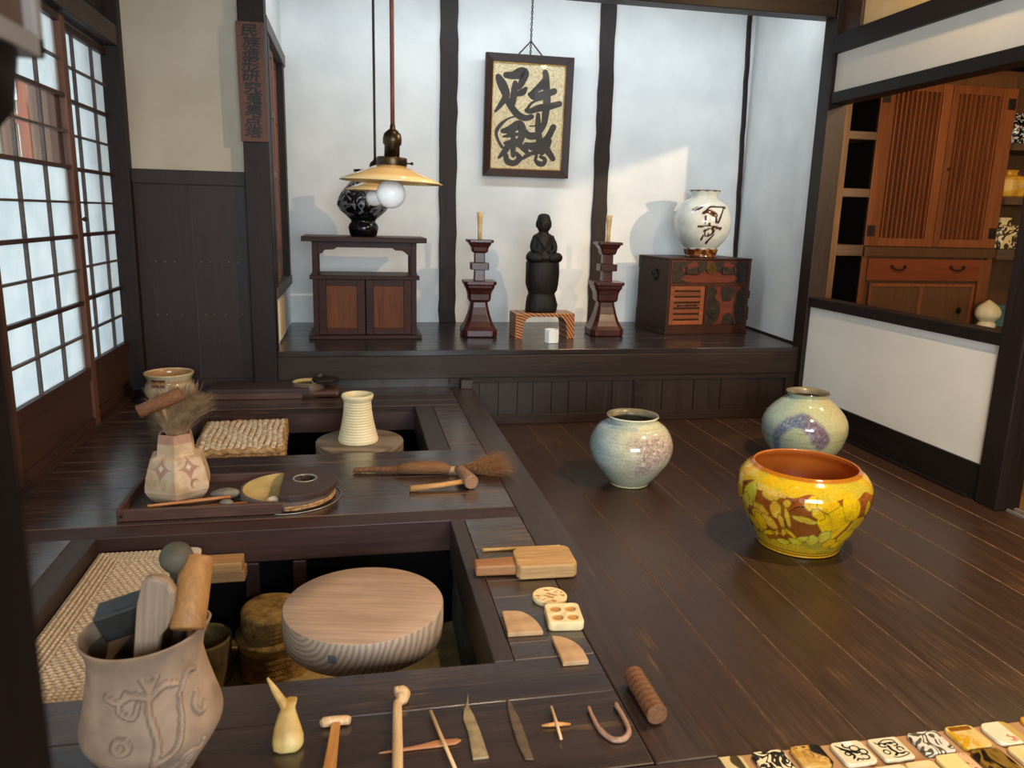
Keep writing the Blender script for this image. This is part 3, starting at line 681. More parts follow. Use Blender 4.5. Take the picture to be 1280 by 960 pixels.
# lacquered iron-bound chest
t = thing('sea_chest', 'small iron-bound chest with red lacquer front, under the white vase', 'chest', (2.535, 5.27, .4845), math.radians(7))
W_, D_, H_ = .342, .46, .552
MB().box(-W_, W_, .012, D_, .028, H_-.014).build('carcass', CHESTW, t, .003)
MB().box(-W_-.004, W_+.004, 0, D_+.004, H_-.014, H_).build('top', CHESTW, t, .003)
MB().box(-W_-.006, W_+.006, -.006, D_+.006, 0, .028).build('base', CHESTW, t, .003)
rl = MB(); rl.box(-W_, -W_+.022, 0, .014, .028, H_-.014); rl.box(W_-.022, W_, 0, .014, .028, H_-.014); rl.box(-W_+.022, W_-.022, 0, .014, .352, .372); rl.box(-W_+.022, W_-.022, 0, .014, .028, .066); rl.box(-.03, -.008, 0, .014, .066, .352)
rl.build('front_rails', CHESTW, t, .001)
dr = MB().box(-W_+.024, W_-.024, .002, .02, .374, H_-.018).build('drawer', CHESTR, t, .002)
ir = MB()
for s in (-1, 1):
    ir.prism([(s*.314, .378), (s*.314, .530), (s*.14, .530), (s*.20, .505), (s*.235, .47), (s*.20, .44), (s*.245, .40), (s*.16, .378)][::s], -.001, .0022, Matrix.Rotation(PI/2, 4, 'X'))
    ir.prism([(s*.03, .532), (s*.13, .532), (s*.09, .50), (s*.20, .47), (s*.20, .452), (s*.06, .452), (s*.04, .47)][::s], -.001, .0022, Matrix.Rotation(PI/2, 4, 'X'))
ir.build('iron_plate', IRON, dr, .0008)
lk = MB().cyl((0, .002, .482), (0, -.010, .482), .042, 28); lk.cyl((0, -.009, .482), (0, -.014, .482), .026, 24); lk.build('lock_plate', BRONZE, dr, .001)
for s in (-1, 1):
    h = MB(); h.tube(smooth_path([(s*.15-.05, -.002, .485), (s*.15-.052, -.014, .45), (s*.15-.04, -.018, .444), (s*.15+.04, -.018, .444), (s*.15+.052, -.014, .45), (s*.15+.05, -.002, .485)], 4), .0055, 8)
    for q in (-.05, .05): h.cyl((s*.15+q, .002, .485), (s*.15+q, -.008, .485), .01, 12)
    h.build('handle', IRON, dr)
ld = MB(); x0, x1 = -W_+.026, -.034
ld.box(x0, x0+.034, .002, .014, .07, .35); ld.box(x1-.034, x1, .002, .014, .07, .35); ld.box(x0+.034, x1-.034, .002, .014, .07, .10); ld.box(x0+.034, x1-.034, .002, .014, .32, .35)
ldo = ld.build('slatted_door', CHESTS, t, .002)
for k, z in enumerate((.113, .155, .197, .239, .281)):
    MB().box(x0+.034, x1-.034, .004, .012, z, z+.027).build('slat', CHESTS, ldo, .002)
bk = MB().box(x0+.034, x1-.034, .0125, .0135, .10, .32).build('door_back', BLACKV, ldo)
hh = MB(); hh.tube([(x0+.06, .0, .212), (x1-.06, .0, .212)], .004, 8); hh.sphere((x0+.07, .0, .212), .012, .006, .009, 10, 8); hh.sphere((x1-.07, .0, .212), .012, .006, .009, 10, 8); hh.sphere(((x0+x1)/2, .0, .212), .012, .006, .009, 10, 8); hh.build('door_bar', IRON, ldo)
rd = MB().box(-.006, W_-.024, .002, .014, .068, .35).build('iron_door', CHESTR, t, .002)
ip = MB(); RX = Matrix.Rotation(PI/2, 4, 'X')
ip.prism([(-.004, .07), (.05, .07), (.09, .10), (.105, .16), (.095, .23), (.05, .27), (.07, .31), (.04, .348), (-.004, .348)], -.001, .0025, RX)
ip.prism([(.105, .348), (.20, .348), (.215, .30), (.19, .24), (.12, .24), (.10, .30)], -.001, .0025, RX)
ip.prism([(.318, .07), (.318, .348), (.28, .348), (.235, .30), (.235, .26), (.225, .2), (.235, .13), (.25, .07)][::-1], -.001, .0025, RX)
ip.prism([(.12, .07), (.235, .07), (.225, .12), (.18, .16), (.135, .13)], -.001, .0025, RX)
ip.build('iron_plate', IRON, rd, .0008)
lk = MB().cyl((.045, .002, .17), (.045, -.010, .17), .05, 28); lk.cyl((.045, -.01, .17), (.045, -.016, .17), .022, 20); lk.cyl((.045, -.008, .13), (.045, -.014, .13), .014, 16); lk.build('lock_plate', IRON, rd, .001)
for za, zb_ in ((.26, .315), (.10, .20)): MB().box(W_-.006, W_+.008, -.004, .02, za, zb_).build('hinge', IRON, t, .002)
rg = MB(); rp = [(-W_-.010, .20+.036*math.cos(a), .42+.036*math.sin(a)) for a in np.linspace(0, 2*PI, 25)]; rg.tube(rp, .006, 8); rg.cyl((-W_, .20, .446), (-W_-.014, .20, .446), .02, 16); rg.build('ring_handle', IRON, t)
for ya, yb_, za, zb_ in ((-.002, .04, .028, .10), (D_-.05, D_+.002, .03, .15), (D_-.05, D_+.002, .46, .55)): MB().box(-W_-.003, -W_+.004, ya, yb_, za, zb_).build('corner_iron', IRON, t, .001)

# white vase with iron-brown brushed characters on the chest
FACE_V = math.atan2(-5.46, -2.53)
vs_ = thing('brushed_vase', 'round white glazed vase with brown brushed characters, standing on the iron-bound chest', 'vase', (2.535, 5.47, 1.0375))
prof = [(.10, 0), (.118, .002), (.117, .02), (.124, .045), (.127, .055), (.118, .062), (.122, .07), (.150, .10), (.178, .14), (.198, .185), (.208, .235), (.2085, .275), (.198, .32), (.180, .36), (.152, .395), (.118, .418), (.098, .428), (.092, .436), (.094, .45), (.105, .468), (.113, .478), (.109, .482), (.090, .455), (.082, .436), (.09, .42), (.02, .40)]
P2 = smooth_path([(r, z, 0) for r, z in prof], 6)
bo = MB().lathe([(p[0], p[1]) for p in P2], 260).build('body', PAINTF, vs_)
VS = [[(305,205,14),(335,196,22),(362,188,8)], [(368,222,16),(395,212,24),(430,228,30),(442,236,16)], [(385,203,8),(415,186,12),(470,186,10),(500,188,16)], [(492,190,8),(470,230,10),(452,275,12)], [(382,240,14),(382,278,10)], [(438,226,10),(442,272,14)], [(405,280,14),(408,292,12)], [(348,298,16),(400,293,10),(440,300,14),(468,306,20)], [(380,322,14),(412,308,10),(432,318,18),(425,340,12),(392,352,10),(384,330,10)], [(378,348,10),(366,372,14)], [(405,335,8),(410,350,10)], [(440,342,8),(420,368,12),(405,390,18)]]
def vase_paint(co):
    th = (np.arctan2(co[:,1], co[:,0])-FACE_V+PI) % (2*PI)-PI; h = co[:,2]; r = np.hypot(co[:,0], co[:,1])
    c = np.tile(np.array(rgb('#cfd3cd')[:3]), (len(co), 1)); c = mixc(c, rgb('#b9bfb8')[:3], .6*sst(.4, .7, vnoise(co, 9, 3)))
    U = 367+163*np.sin(np.clip(th, -PI/2, PI/2)); V = 475-380*h/.478
    d = np.full(len(co), 99.)
    for s_ in VS: d = np.minimum(d, seg_dist(U, V, s_))
    d[np.abs(th) > 1.45] = 99
    c = mixc(c, rgb('#3d1d0e')[:3], 1-sst(-1.5, 1.5, d))
    c = mixc(c, rgb('#4a2410')[:3], 1-sst(.058, .066, h+.004*np.sin(th*9)))
    c = mixc(c, rgb('#8a5a2a')[:3], (1-sst(.058, .066, h))*sst(.5, .65, vnoise(co, 40, 2)))
    return mixc(c, rgb('#4a2a16')[:3], sst(.472, .478, h+.003*np.sin(th*11)))
paint(bo, vase_paint)

# framed calligraphy
t = thing('calligraphy_frame', 'dark wooden frame holding brushed black calligraphy, hung by a chain on the back wall', 'picture', (1.272, 5.868, 2.016), rot=(math.radians(4), 0, 0))
fr = MB(); ow, oh, iw, ih = .3275, .4275, .272, .372
def bar(mb, a, b_, c, d):
    mb.add([(a[0], 0.02, a[1]), (b_[0], 0.02, b_[1]), (c[0], .008, c[1]), (d[0], .008, d[1]), (a[0], -.022, a[1]), (b_[0], -.022, b_[1]), (c[0], -.008, c[1]), (d[0], -.008, d[1])], [(0,1,2,3), (7,6,5,4), (0,4,5,1), (1,5,6,2), (2,6,7,3), (3,7,4,0)])
OC = [(-ow, oh), (ow, oh), (ow, -oh), (-ow, -oh)]; IC = [(-iw, ih), (iw, ih), (iw, -ih), (-iw, -ih)]
for k in range(4):
    m_ = MB(); bar(m_, OC[k], OC[(k+1) % 4], IC[(k+1) % 4], IC[k])
    m_.build('frame_top' if k == 0 else 'frame_side' if k % 2 else 'frame_bottom', FRAMEG if k == 0 else FRAMEW, t, .002)
gm = MB()
for a, b_, c, d in ((-iw, -iw+.007, -ih, ih), (iw-.007, iw, -ih, ih), (-iw, iw, ih-.007, ih), (-iw, iw, -ih, -ih+.007)): gm.box(a, b_, -.004, .004, c, d)
gm.build('gilt_fillet', GILT, t)
MB().box(-iw, iw, .004, .010, -ih, ih).build('paper_sheet', PAPERC, t)
CS = [[(-0.175,0.283,0.0402),(-0.125,0.284,0.0525),(-0.065,0.302,0.076),(-0.034,0.302,0.0609),(-0.05,0.254,0.0508),(-0.073,0.21,0.0387),(-0.121,0.193,0.0254)],[(-0.23,0.266,0.0441),(-0.203,0.221,0.0664),(-0.176,0.17,0.0627),(-0.172,0.133,0.0507),(-0.208,0.078,0.0345),(-0.245,0.031,0.0182)],[(-0.104,0.231,0.0365),(-0.11,0.165,0.0488),(-0.119,0.097,0.0469)],[(-0.169,0.128,0.0406),(-0.128,0.068,0.047),(-0.073,0.013,0.0494),(-0.015,-0.005,0.0414),(0.029,0.006,0.0353)],[(-0.091,0.155,0.0306),(-0.047,0.173,0.047),(-0.023,0.199,0.0266)],[(0.117,0.316,0.0411),(0.125,0.279,0.0474),(0.112,0.243,0.0619),(0.073,0.209,0.0474),(0.038,0.185,0.0329),(0.005,0.16,0.0185)],[(0.008,0.16,0.0308),(0.045,0.147,0.0495),(0.117,0.164,0.0518),(0.193,0.191,0.0416)],[(-0.012,0.048,0.031),(0.019,0.045,0.0373),(0.08,0.068,0.0478),(0.152,0.082,0.047),(0.237,0.106,0.0399)],[(-0.007,0.056,0.0227),(0.019,0.096,0.0186),(0.057,0.119,0.0145),(0.103,0.131,0.0124)],[(0.124,0.265,0.0515),(0.133,0.198,0.0518),(0.14,0.112,0.0562),(0.134,0.034,0.0523),(0.127,-0.035,0.044),(0.105,-0.09,0.0315)],[(0.077,0.021,0.0312),(0.081,-0.047,0.0439),(0.09,-0.125,0.0483),(0.105,-0.204,0.0528),(0.12,-0.244,0.0424)],[(0.019,-0.061,0.0083),(0.086,-0.054,0.0126),(0.128,-0.045,0.0168)],[(-0.021,-0.096,0.0374),(0.017,-0.129,0.0501),(0.09,-0.125,0.0483)],[(-0.006,-0.191,0.0314),(0.047,-0.205,0.0589),(0.104,-0.186,0.0549),(0.159,-0.137,0.0465),(0.198,-0.061,0.0444)],[(-0.003,-0.267,0.0105),(0.086,-0.247,0.0275),(0.147,-0.205,0.0509),(0.175,-0.161,0.036)],[(0.136,-0.198,0.0572),(0.176,-0.246,0.0469),(0.207,-0.286,0.0385)],[(0.079,-0.271,0.0233),(0.073,-0.301,0.0254),(0.098,-0.325,0.0361),(0.135,-0.326,0.0341),(0.145,-0.293,0.0298),(0.109,-0.275,0.0212)],[(-0.046,0.003,0.0052),(-0.093,0.003,0.0103),(-0.154,-0.02,0.0143),(-0.208,-0.066,0.0266),(-0.234,-0.116,0.0245),(-0.218,-0.169,0.0205),(-0.187,-0.217,0.0227)],[(-0.186,-0.104,0.0308),(-0.125,-0.089,0.0577),(-0.065,-0.054,0.062),(-0.039,-0.087,0.0581),(-0.043,-0.147,0.05),(-0.066,-0.197,0.0375)],[(-0.108,-0.076,0.0309),(-0.103,-0.194,0.0374)],[(-0.178,-0.143,0.0144),(-0.123,-0.131,0.0289),(-0.057,-0.118,0.0208)],[(-0.168,-0.189,0.0207),(-0.116,-0.179,0.0352),(-0.055,-0.162,0.0271)],[(-0.131,-0.19,0.0456),(-0.164,-0.244,0.0435),(-0.208,-0.293,0.0186)],[(-0.156,-0.276,0.0353),(-0.142,-0.317,0.0438),(-0.089,-0.329,0.0419),(-0.051,-0.293,0.0419),(-0.073,-0.26,0.0292)],[(-0.105,-0.194,0.0457),(-0.1,-0.273,0.0334)],[(-0.055,-0.197,0.0375),(-0.012,-0.228,0.0419),(0.015,-0.26,0.0231)],[(-0.03,-0.295,0.021),(0.015,-0.266,0.0295),(0.096,-0.23,0.019)]]
ink = MB()
for k, s_ in enumerate(CS):
    e = .00004*k; stroke(ink, [(u, v, w_*1.05) for u, v, w_ in s_], lambda u, v, d, e=e: (u, .004-d-e, v), 0, .0012)
ink.build('brush_strokes', INK, t)
MB().box(-iw, iw, -.003, -.001, -ih, ih).build('glass', GLASS, t)
ch = MB()
for s in (-1, 1): ch.tube([(s*.095, .0, .42), (0, .0, .520)], .0052, 6)
k = 0; z = .43
while z < 1.0:
    hw2, hh2 = .006, .011
    pts = [((hw2*math.cos(a) if k % 2 else 0), (0 if k % 2 else hw2*math.cos(a)), z+hh2*math.sin(a)) for a in np.linspace(0, 2*PI, 13)]
    ch.tube(pts, .0034, 5); z += .0185; k += 1
ch.build('chain', CHAINM, t)

# wooden sign board on the left alcove post
t = thing('sign_board', 'narrow brown signboard with vertical black writing on the left alcove post', 'sign', (-.527, 4.617, 1.968), rot=(0, math.radians(-.4), 0))
MB().box(-.071, .071, -.011, .011, -.306, .306).build('board', SIGNW, t, .002)
tm = MB(); chars = '民族造形研究蒐集点塔'; pitch = .0575
for i, c in enumerate(chars):
    cu = bpy.data.curves.new('glyph', 'FONT'); cu.body = c; cu.size = .090; cu.extrude = .0006; cu.align_x = 'CENTER'; cu.align_y = 'CENTER'
    ob = bpy.data.objects.new('glyph', cu); COL.objects.link(ob)
    dg = bpy.context.evaluated_depsgraph_get(); me = ob.evaluated_get(dg).to_mesh()
    vs = [v.co.copy() for v in me.vertices]; fs = [tuple(p.vertices) for p in me.polygons]
    if vs:
        cx = (min(v.x for v in vs)+max(v.x for v in vs))/2; cz = (min(v.y for v in vs)+max(v.y for v in vs))/2
        for q, (ox, oz) in enumerate(((0, 0), (.0022, .0010), (-.0022, -.0008), (.0008, .0022), (-.0008, -.0022))):
            tm.add([(.006*math.sin(i*1.3)+ox+(v.x-cx)*1.05+(v.y-cz)*.10, -.0118-v.z-.00003*q, .262-i*pitch+oz+(v.y-cz)*.70) for v in vs], fs)
    ob.evaluated_get(dg).to_mesh_clear(); bpy.data.objects.remove(ob); bpy.data.curves.remove(cu)
tm.build('lettering', SIGNI, t)

# ================================================================== PENDANT LAMPS
def pendant(loc, label, cord, tilt):
    t = thing('pendant_lamp', label, 'lamp', loc, group='pendant lamps over the work floor', rot=(0, math.radians(tilt), 0))
    sh = MB().lathe([(.127, 0), (.1285, .001), (.095, .0155), (.062, .029), (.037, .040), (.034, .039), (.06, .0265), (.094, .0128), (.126, -.001)], 64, cap0=False, cap1=False)
    sh.f += []; sh.build('lamp_shade', SHADE, t)
    MB().sphere((0, 0, -.028), .0365).build('bulb', BULB, t)
    fi = MB().lathe([(.038, .038), (.038, .058), (.036, .060), (.02, .061)], 32); fo = fi.build('shade_holder', BRASSD, t, .001)
    sc = MB().tube([(.036, 0, .048), (.048, 0, .048)], .002, 8); sc.sphere((.05, 0, .048), .004); sc.build('screw', BRASSD, fo)
    MB().lathe([(.019, .061), (.019, .088), (.023, .092), (.0235, .104), (.021, .116), (.013, .124), (.007, .128), (.006, .138)], 28).build('socket', BRASSD, t)
    zc = 3.0-loc[2]; cd = MB(); cd.tube([(-math.tan(math.radians(tilt))*(z-.13)*1.0, 0, z) for z in np.linspace(.135, zc, 24)], .0054, 8)
    cd.build('cord', cord, t); return t
pendant((.0925, 2.02, 1.375), 'pendant lamp with amber glass shade and white globe bulb hanging over the nearer pit', CORDR, 1.8)
pendant((.088, 3.5, 1.391), 'pendant lamp seen behind the nearer lamp, hanging over the farther pit', CORDB, 1.5)

# ================================================================== POTS ON THE BOARD FLOOR
def dense(prof, k=8): return [(p[0], p[1]) for p in smooth_path([(r, z, 0) for r, z in prof], k)]
# yellow flowered bowl
BX, BY = 1.788, 2.711; FB = math.atan2(-BY, -BX)
t = thing('flowered_bowl', 'large yellow bowl with brown ground and painted flowers on the board floor', 'bowl', (BX, BY, .0005))
outp = dense([(.150, 0), (.164, .003), (.166, .014), (.180, .04), (.199, .075), (.217, .11), (.240, .155), (.256, .195), (.264, .235), (.2635, .265), (.254, .292), (.238, .315), (.219, .332), (.208, .342), (.203, .345)], 9)
bo = MB().lathe(outp, 420, cap1=False).build('body', PAINTG, t)
MB().lathe(dense([(.203, .345), (.199, .341), (.205, .325), (.236, .295), (.246, .25), (.236, .19), (.205, .12), (.16, .05), (.05, .028), (.004, .027)], 4), 96, cap0=False).build('inside', OCHRE, t)
el = []
def E(x, y, rx, ry, rot, col): el.append((x, y, rx, ry, math.radians(rot), col))
Yc, Gc, Pc = '#f2c010', '#cfc23a', '#edb63a'
for a in ((215,455,42,78,5,Gc),(160,335,42,46,-20,Gc),(182,505,28,55,10,Gc),(140,440,22,60,0,Yc),(245,640,55,55,-30,Gc),
          (330,395,75,34,38,Pc),(275,385,30,40,0,Pc),(345,430,60,40,20,Pc),(385,520,36,55,-10,Pc),(420,420,28,26,0,Pc),(420,590,18,50,-15,Pc),
          (285,535,60,28,30,Pc),(255,575,45,35,0,Pc),(335,610,65,34,40,Pc),(265,620,38,60,-20,Yc),(310,690,16,60,80,Yc),
          (375,680,34,9,0,Pc),(375,680,9,30,20,Pc),(430,665,18,30,20,Pc),(480,665,60,12,35,Yc),
          (565,555,82,20,8,'#dcc648'),(610,450,62,42,-15,Yc),(690,440,70,55,20,Yc),(760,560,78,115,10,Yc),(830,450,52,85,-12,Yc),(690,560,42,75,-30,Yc),(900,560,46,62,25,Yc),(880,640,60,50,-40,Yc),(720,655,40,50,30,Gc),(640,690,50,36,0,Gc),(780,700,50,30,-30,Yc),(560,700,60,22,-25,Gc),(930,450,16,50,0,Yc),(150,590,22,60,15,Gc),(200,640,30,50,-25,Yc),(860,700,60,26,-35,Yc),(460,560,16,70,-15,Pc),(450,470,24,22,0,Pc),(640,510,46,26,30,Yc),(520,720,60,22,10,Gc),(420,735,60,20,0,Gc)): E(*a)
def bowl_paint(co):
    th0 = np.arctan2(co[:,1], co[:,0])-FB; th = (th0+PI) % (2*PI)-PI
    flip = np.abs(th) > PI/2; th = np.where(flip, (th0+2*PI) % (2*PI)-PI, th)
    h = co[:,2]; X = 535+435*np.sin(th)*1.0; Yv = 840-490*h/.335-95*(1-np.cos(th))
    nz = vnoise(co, 26, 3)
    c = np.tile(np.array(rgb('#a2541a')[:3]), (len(co), 1)); c = mixc(c, rgb('#854114')[:3], sst(.4, .7, nz))
    dd = np.hypot((X-560)/1.0, Yv-590); c = mixc(c, rgb('#74400f')[:3], .5*(1-sst(112, 116, dd))); c = mixc(c, rgb('#3c220a')[:3], 1-sst(2.5, 4, np.abs(dd-118)))
    def blend(c, m_, col): return mixc(c, col, m_)
    lowb = .064+.014*np.abs(np.sin(th*11))+.01*np.sin(th*4); c = blend(c, 1-sst(-.0015, .0015, h-lowb), rgb('#cba420')[:3]); c = mixc(c, rgb('#7b5a12')[:3], .8*(1-sst(.0012, .002, np.abs(h-lowb))))
    c = mixc(c, rgb('#a8922a')[:3], (1-sst(0, .004, h-lowb))*sst(.45, .6, vnoise(co, 14, 2)))
    for x, y, rx, ry, ro, col in el:
        dx, dy = X-x, Yv-y; u = dx*math.cos(ro)+dy*math.sin(ro); v = -dx*math.sin(ro)+dy*math.cos(ro)
        ang = np.arctan2(v/ry, u/rx); q = np.hypot(u/rx, v/ry)*(1+.05*np.sin(ang*5)); k = min(rx, ry)
        m_ = 1-sst(1-2.0/k, 1+2.0/k, q); base = mixc(np.tile(np.array(rgb(col)[:3]), (len(co), 1)), rgb('#c98d12')[:3], .55*sst(.35, .7, nz))
        base = mixc(base, rgb('#b59a2c')[:3], .45*sst(.5, .75, vnoise(co+3, 13, 2)))
        vein = np.abs(np.sin(u/ max(rx, ry)*9+v/30)); base = mixc(base, rgb('#a87f14')[:3], .35*(1-sst(.05, .2, vein)))
        c = c+(base-c)*m_[:, None]; c = mixc(c, rgb('#6d5a10')[:3], .85*(1-sst(1.0/k, 2.6/k, np.abs(q-1))))
    tb = .284+.008*np.sin(th*13)+.006*np.sin(th*7+1); c = mixc(c, rgb('#e3b41e')[:3], sst(-.0015, .0015, h-tb)); c = mixc(c, rgb('#c6b030')[:3], sst(0, .004, h-tb)*sst(.4, .65, vnoise(co, 18, 2)))
    c = mixc(c, rgb('#b8701c')[:3], sst(.330, .336, h)); c = mixc(c, rgb('#d39a20')[:3], 1-sst(.024, .028, h)); c = mixc(c, rgb('#7a4a10')[:3], (1-sst(.0008, .0022, np.abs(h-.026)))); c = mixc(c, rgb('#7a4a10')[:3], (1-sst(.0008, .0022, np.abs(h-.013))))
    return c
paint(bo, bowl_paint)

# pale round jar, middle of the floor
def floor_jar(label, x, y, prof, inner, fn, name='round_jar'):
    t = thing(name, label, 'jar', (x, y, .0005))
    bo = MB().lathe(dense(prof, 8), 240, cap1=False).build('body', PAINTG, t); paint(bo, fn)
    io = MB().lathe(dense(inner, 4), 64, cap0=False).build('inside', mottled('jar_inside', '#5d5648', '#8c8163', 12, .3, .1), t)
    return t
F1 = math.atan2(-3.5, -1.334)
def jar1(co):
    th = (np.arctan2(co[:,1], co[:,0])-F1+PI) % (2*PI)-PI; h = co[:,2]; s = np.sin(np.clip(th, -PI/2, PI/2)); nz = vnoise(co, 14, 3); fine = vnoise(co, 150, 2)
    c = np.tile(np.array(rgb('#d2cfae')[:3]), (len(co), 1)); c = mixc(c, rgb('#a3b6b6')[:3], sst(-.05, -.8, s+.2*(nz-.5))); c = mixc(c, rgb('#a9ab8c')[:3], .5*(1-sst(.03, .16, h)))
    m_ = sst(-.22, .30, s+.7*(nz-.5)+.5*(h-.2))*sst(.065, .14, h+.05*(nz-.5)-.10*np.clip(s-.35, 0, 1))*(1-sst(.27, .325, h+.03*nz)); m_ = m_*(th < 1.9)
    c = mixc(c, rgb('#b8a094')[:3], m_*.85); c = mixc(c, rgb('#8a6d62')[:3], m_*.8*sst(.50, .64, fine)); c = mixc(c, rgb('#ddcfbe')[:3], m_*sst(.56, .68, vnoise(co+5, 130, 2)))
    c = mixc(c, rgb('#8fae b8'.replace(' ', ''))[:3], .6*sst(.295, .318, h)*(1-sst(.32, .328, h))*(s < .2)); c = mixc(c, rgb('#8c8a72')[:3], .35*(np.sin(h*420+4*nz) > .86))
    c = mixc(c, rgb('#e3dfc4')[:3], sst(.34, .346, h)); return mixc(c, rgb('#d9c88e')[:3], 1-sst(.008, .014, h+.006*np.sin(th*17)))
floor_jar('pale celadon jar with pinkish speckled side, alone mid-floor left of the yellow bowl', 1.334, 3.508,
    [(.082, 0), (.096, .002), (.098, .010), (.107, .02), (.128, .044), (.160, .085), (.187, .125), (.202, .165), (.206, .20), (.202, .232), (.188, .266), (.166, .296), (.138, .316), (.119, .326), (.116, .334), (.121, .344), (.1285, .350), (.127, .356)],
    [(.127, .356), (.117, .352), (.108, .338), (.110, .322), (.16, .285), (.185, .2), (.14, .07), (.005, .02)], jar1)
J2 = (2.437, 3.75); F2 = math.atan2(-J2[1], -J2[0])
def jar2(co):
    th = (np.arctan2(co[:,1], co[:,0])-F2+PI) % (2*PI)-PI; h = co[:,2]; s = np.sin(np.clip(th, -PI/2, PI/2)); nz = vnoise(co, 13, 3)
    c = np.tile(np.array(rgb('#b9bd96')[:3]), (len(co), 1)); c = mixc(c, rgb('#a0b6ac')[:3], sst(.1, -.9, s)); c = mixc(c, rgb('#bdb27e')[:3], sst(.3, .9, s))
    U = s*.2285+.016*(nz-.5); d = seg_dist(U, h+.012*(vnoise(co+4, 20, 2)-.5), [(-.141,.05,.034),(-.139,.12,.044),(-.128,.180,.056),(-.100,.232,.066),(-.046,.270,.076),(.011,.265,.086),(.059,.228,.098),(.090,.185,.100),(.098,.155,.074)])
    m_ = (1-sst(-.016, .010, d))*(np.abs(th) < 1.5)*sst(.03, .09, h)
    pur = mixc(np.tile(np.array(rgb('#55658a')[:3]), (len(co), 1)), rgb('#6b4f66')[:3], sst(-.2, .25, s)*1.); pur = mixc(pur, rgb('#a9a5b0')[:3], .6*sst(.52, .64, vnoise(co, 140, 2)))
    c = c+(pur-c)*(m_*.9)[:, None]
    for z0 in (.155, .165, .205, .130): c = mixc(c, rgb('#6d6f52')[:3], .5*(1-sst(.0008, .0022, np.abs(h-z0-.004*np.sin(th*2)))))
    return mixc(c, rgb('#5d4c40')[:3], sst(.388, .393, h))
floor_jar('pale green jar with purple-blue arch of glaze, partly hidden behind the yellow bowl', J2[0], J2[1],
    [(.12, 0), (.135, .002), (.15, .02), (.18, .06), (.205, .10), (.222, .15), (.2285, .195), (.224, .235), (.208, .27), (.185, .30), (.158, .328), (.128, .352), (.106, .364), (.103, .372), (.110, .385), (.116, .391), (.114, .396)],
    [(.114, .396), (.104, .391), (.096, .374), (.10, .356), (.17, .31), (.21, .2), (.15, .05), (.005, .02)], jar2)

# ================================================================== TILES ON THE PAPER SHEET
o = MB().box(.83, 2.0, .9, 1.53, .0006, .0035).build('brown_sheet', KRAFT); tag(o, 'flat brown sheet laid on the floor under the glazed tiles', 'sheet')
def tile(label, x, y, w_, h_, mat, r=.014, rot=0, fn=None):
    n = 44; mb = MB(); Z = .0115
    poly = rrect(w_, h_, r, 6); R = []
    for sc_, z in ((.965, 0), (1, .003), (1, .0085), (.985, .0105), (.955, Z)): R.append([(px*sc_, py*sc_, z) for px, py in poly])
    for k in range(1, 30): R.append([(px*.955*(1-k/30), py*.955*(1-k/30), Z) for px, py in poly])
    if fn:
        R2 = []
        for rg in R:
            q = []
            for i in range(len(rg)):
                a, b_ = np.array(rg[i]), np.array(rg[(i+1) % len(rg)])
                m2 = max(1, int(np.linalg.norm(np.array(R[0][i])-np.array(R[0][(i+1) % len(rg)]))/.0018))
                for k in range(m2): q.append(tuple(a+(b_-a)*k/m2))
            R2.append(q)
        R = R2
    mb.rings(R)
    o = mb.build('glazed_tile', mat, None, 0, (x, y, .0037)); o.rotation_euler.z = math.radians(rot)
    if fn: paint(o, fn)
    return tag(o, label, 'tile', 'glazed test tiles on the brown sheet')
def flora(S, col='#1c1a16', bg='#e3d8b4', extra=None):
    def f(co):
        c = np.tile(np.array(rgb(bg)[:3]), (len(co), 1)); d = np.full(len(co), 9.)
        for s_ in S: d = np.minimum(d, seg_dist(co[:,0], co[:,1], s_)-.0006)
        c = mixc(c, rgb(col)[:3], 1-sst(-.0006, .0008, d))
        if extra: c = extra(co, c)
        return c
    return f
def loop(cx, cy, rx, ry, w_, a0=0, a1=360): return [(cx+rx*math.cos(math.radians(a)), cy+ry*math.sin(math.radians(a)), w_) for a in np.linspace(a0, a1, 9)]
fl1 = [loop(.010, .012, .012, .010, .003), loop(.026, -.002, .010, .009, .0032), loop(.018, -.020, .011, .009, .003, -150, 120), loop(-.004, .024, .010, .008, .004, 40, 260), [(-.034, .028, .003), (-.024, .016, .006), (-.014, .004, .008), (-.006, -.012, .006), (-.014, -.022, .003)], [(-.028, .012, .002), (-.016, .010, .004), (-.004, .002, .006), (.006, -.004, .006)], loop(-.018, -.004, .007, .006, .003), [(-.010, -.030, .002), (-.002, -.024, .004), (.006, -.030, .003)], [(0, .004, .004), (.012, -.004, .005)]]
fl2 = [[(-.030, .026, .002), (-.026, .018, .003), (-.018, .022, .002), (.0, .030, .002), (.022, .028, .0025), (.026, .020, .003)], loop(-.014, .012, .010, .007, .003, 60, 300), [(-.010, .018, .0015), (.014, .020, .0015)], [(-.008, .014, .006), (.0, .016, .0014), (.012, .016, .006)], loop(.018, .012, .008, .006, .003, -120, 120), loop(-.020, -.012, .008, .008, .0024), loop(.022, -.006, .008, .007, .003, -30, 250), [(-.002, .008, .006), (-.002, -.006, .007), (.004, -.018, .006), (-.006, -.026, .004)], [(.006, -.020, .003), (.016, -.022, .005), (.030, -.018, .002), (.032, -.026, .002), (.0, -.034, .0016), (-.014, -.030, .002)]]
def tline(co, c): return mixc(c, rgb('#f4efe0')[:3], 1-sst(.012, .016, np.hypot(co[:,0]-.004, co[:,1]-.036)))
tile('cream tile edged with a dark green drip, at the left end beside the deck', .875, 1.482, .075, .078, PAINTF, fn=lambda co: mixc(np.tile(np.array(rgb('#dcc793')[:3]), (len(co), 1)), rgb('#4a3a17')[:3], sst(.004, .009, co[:,0]+.006*np.sin(co[:,1]*90))*(1-sst(.026, .03, co[:,0]))))
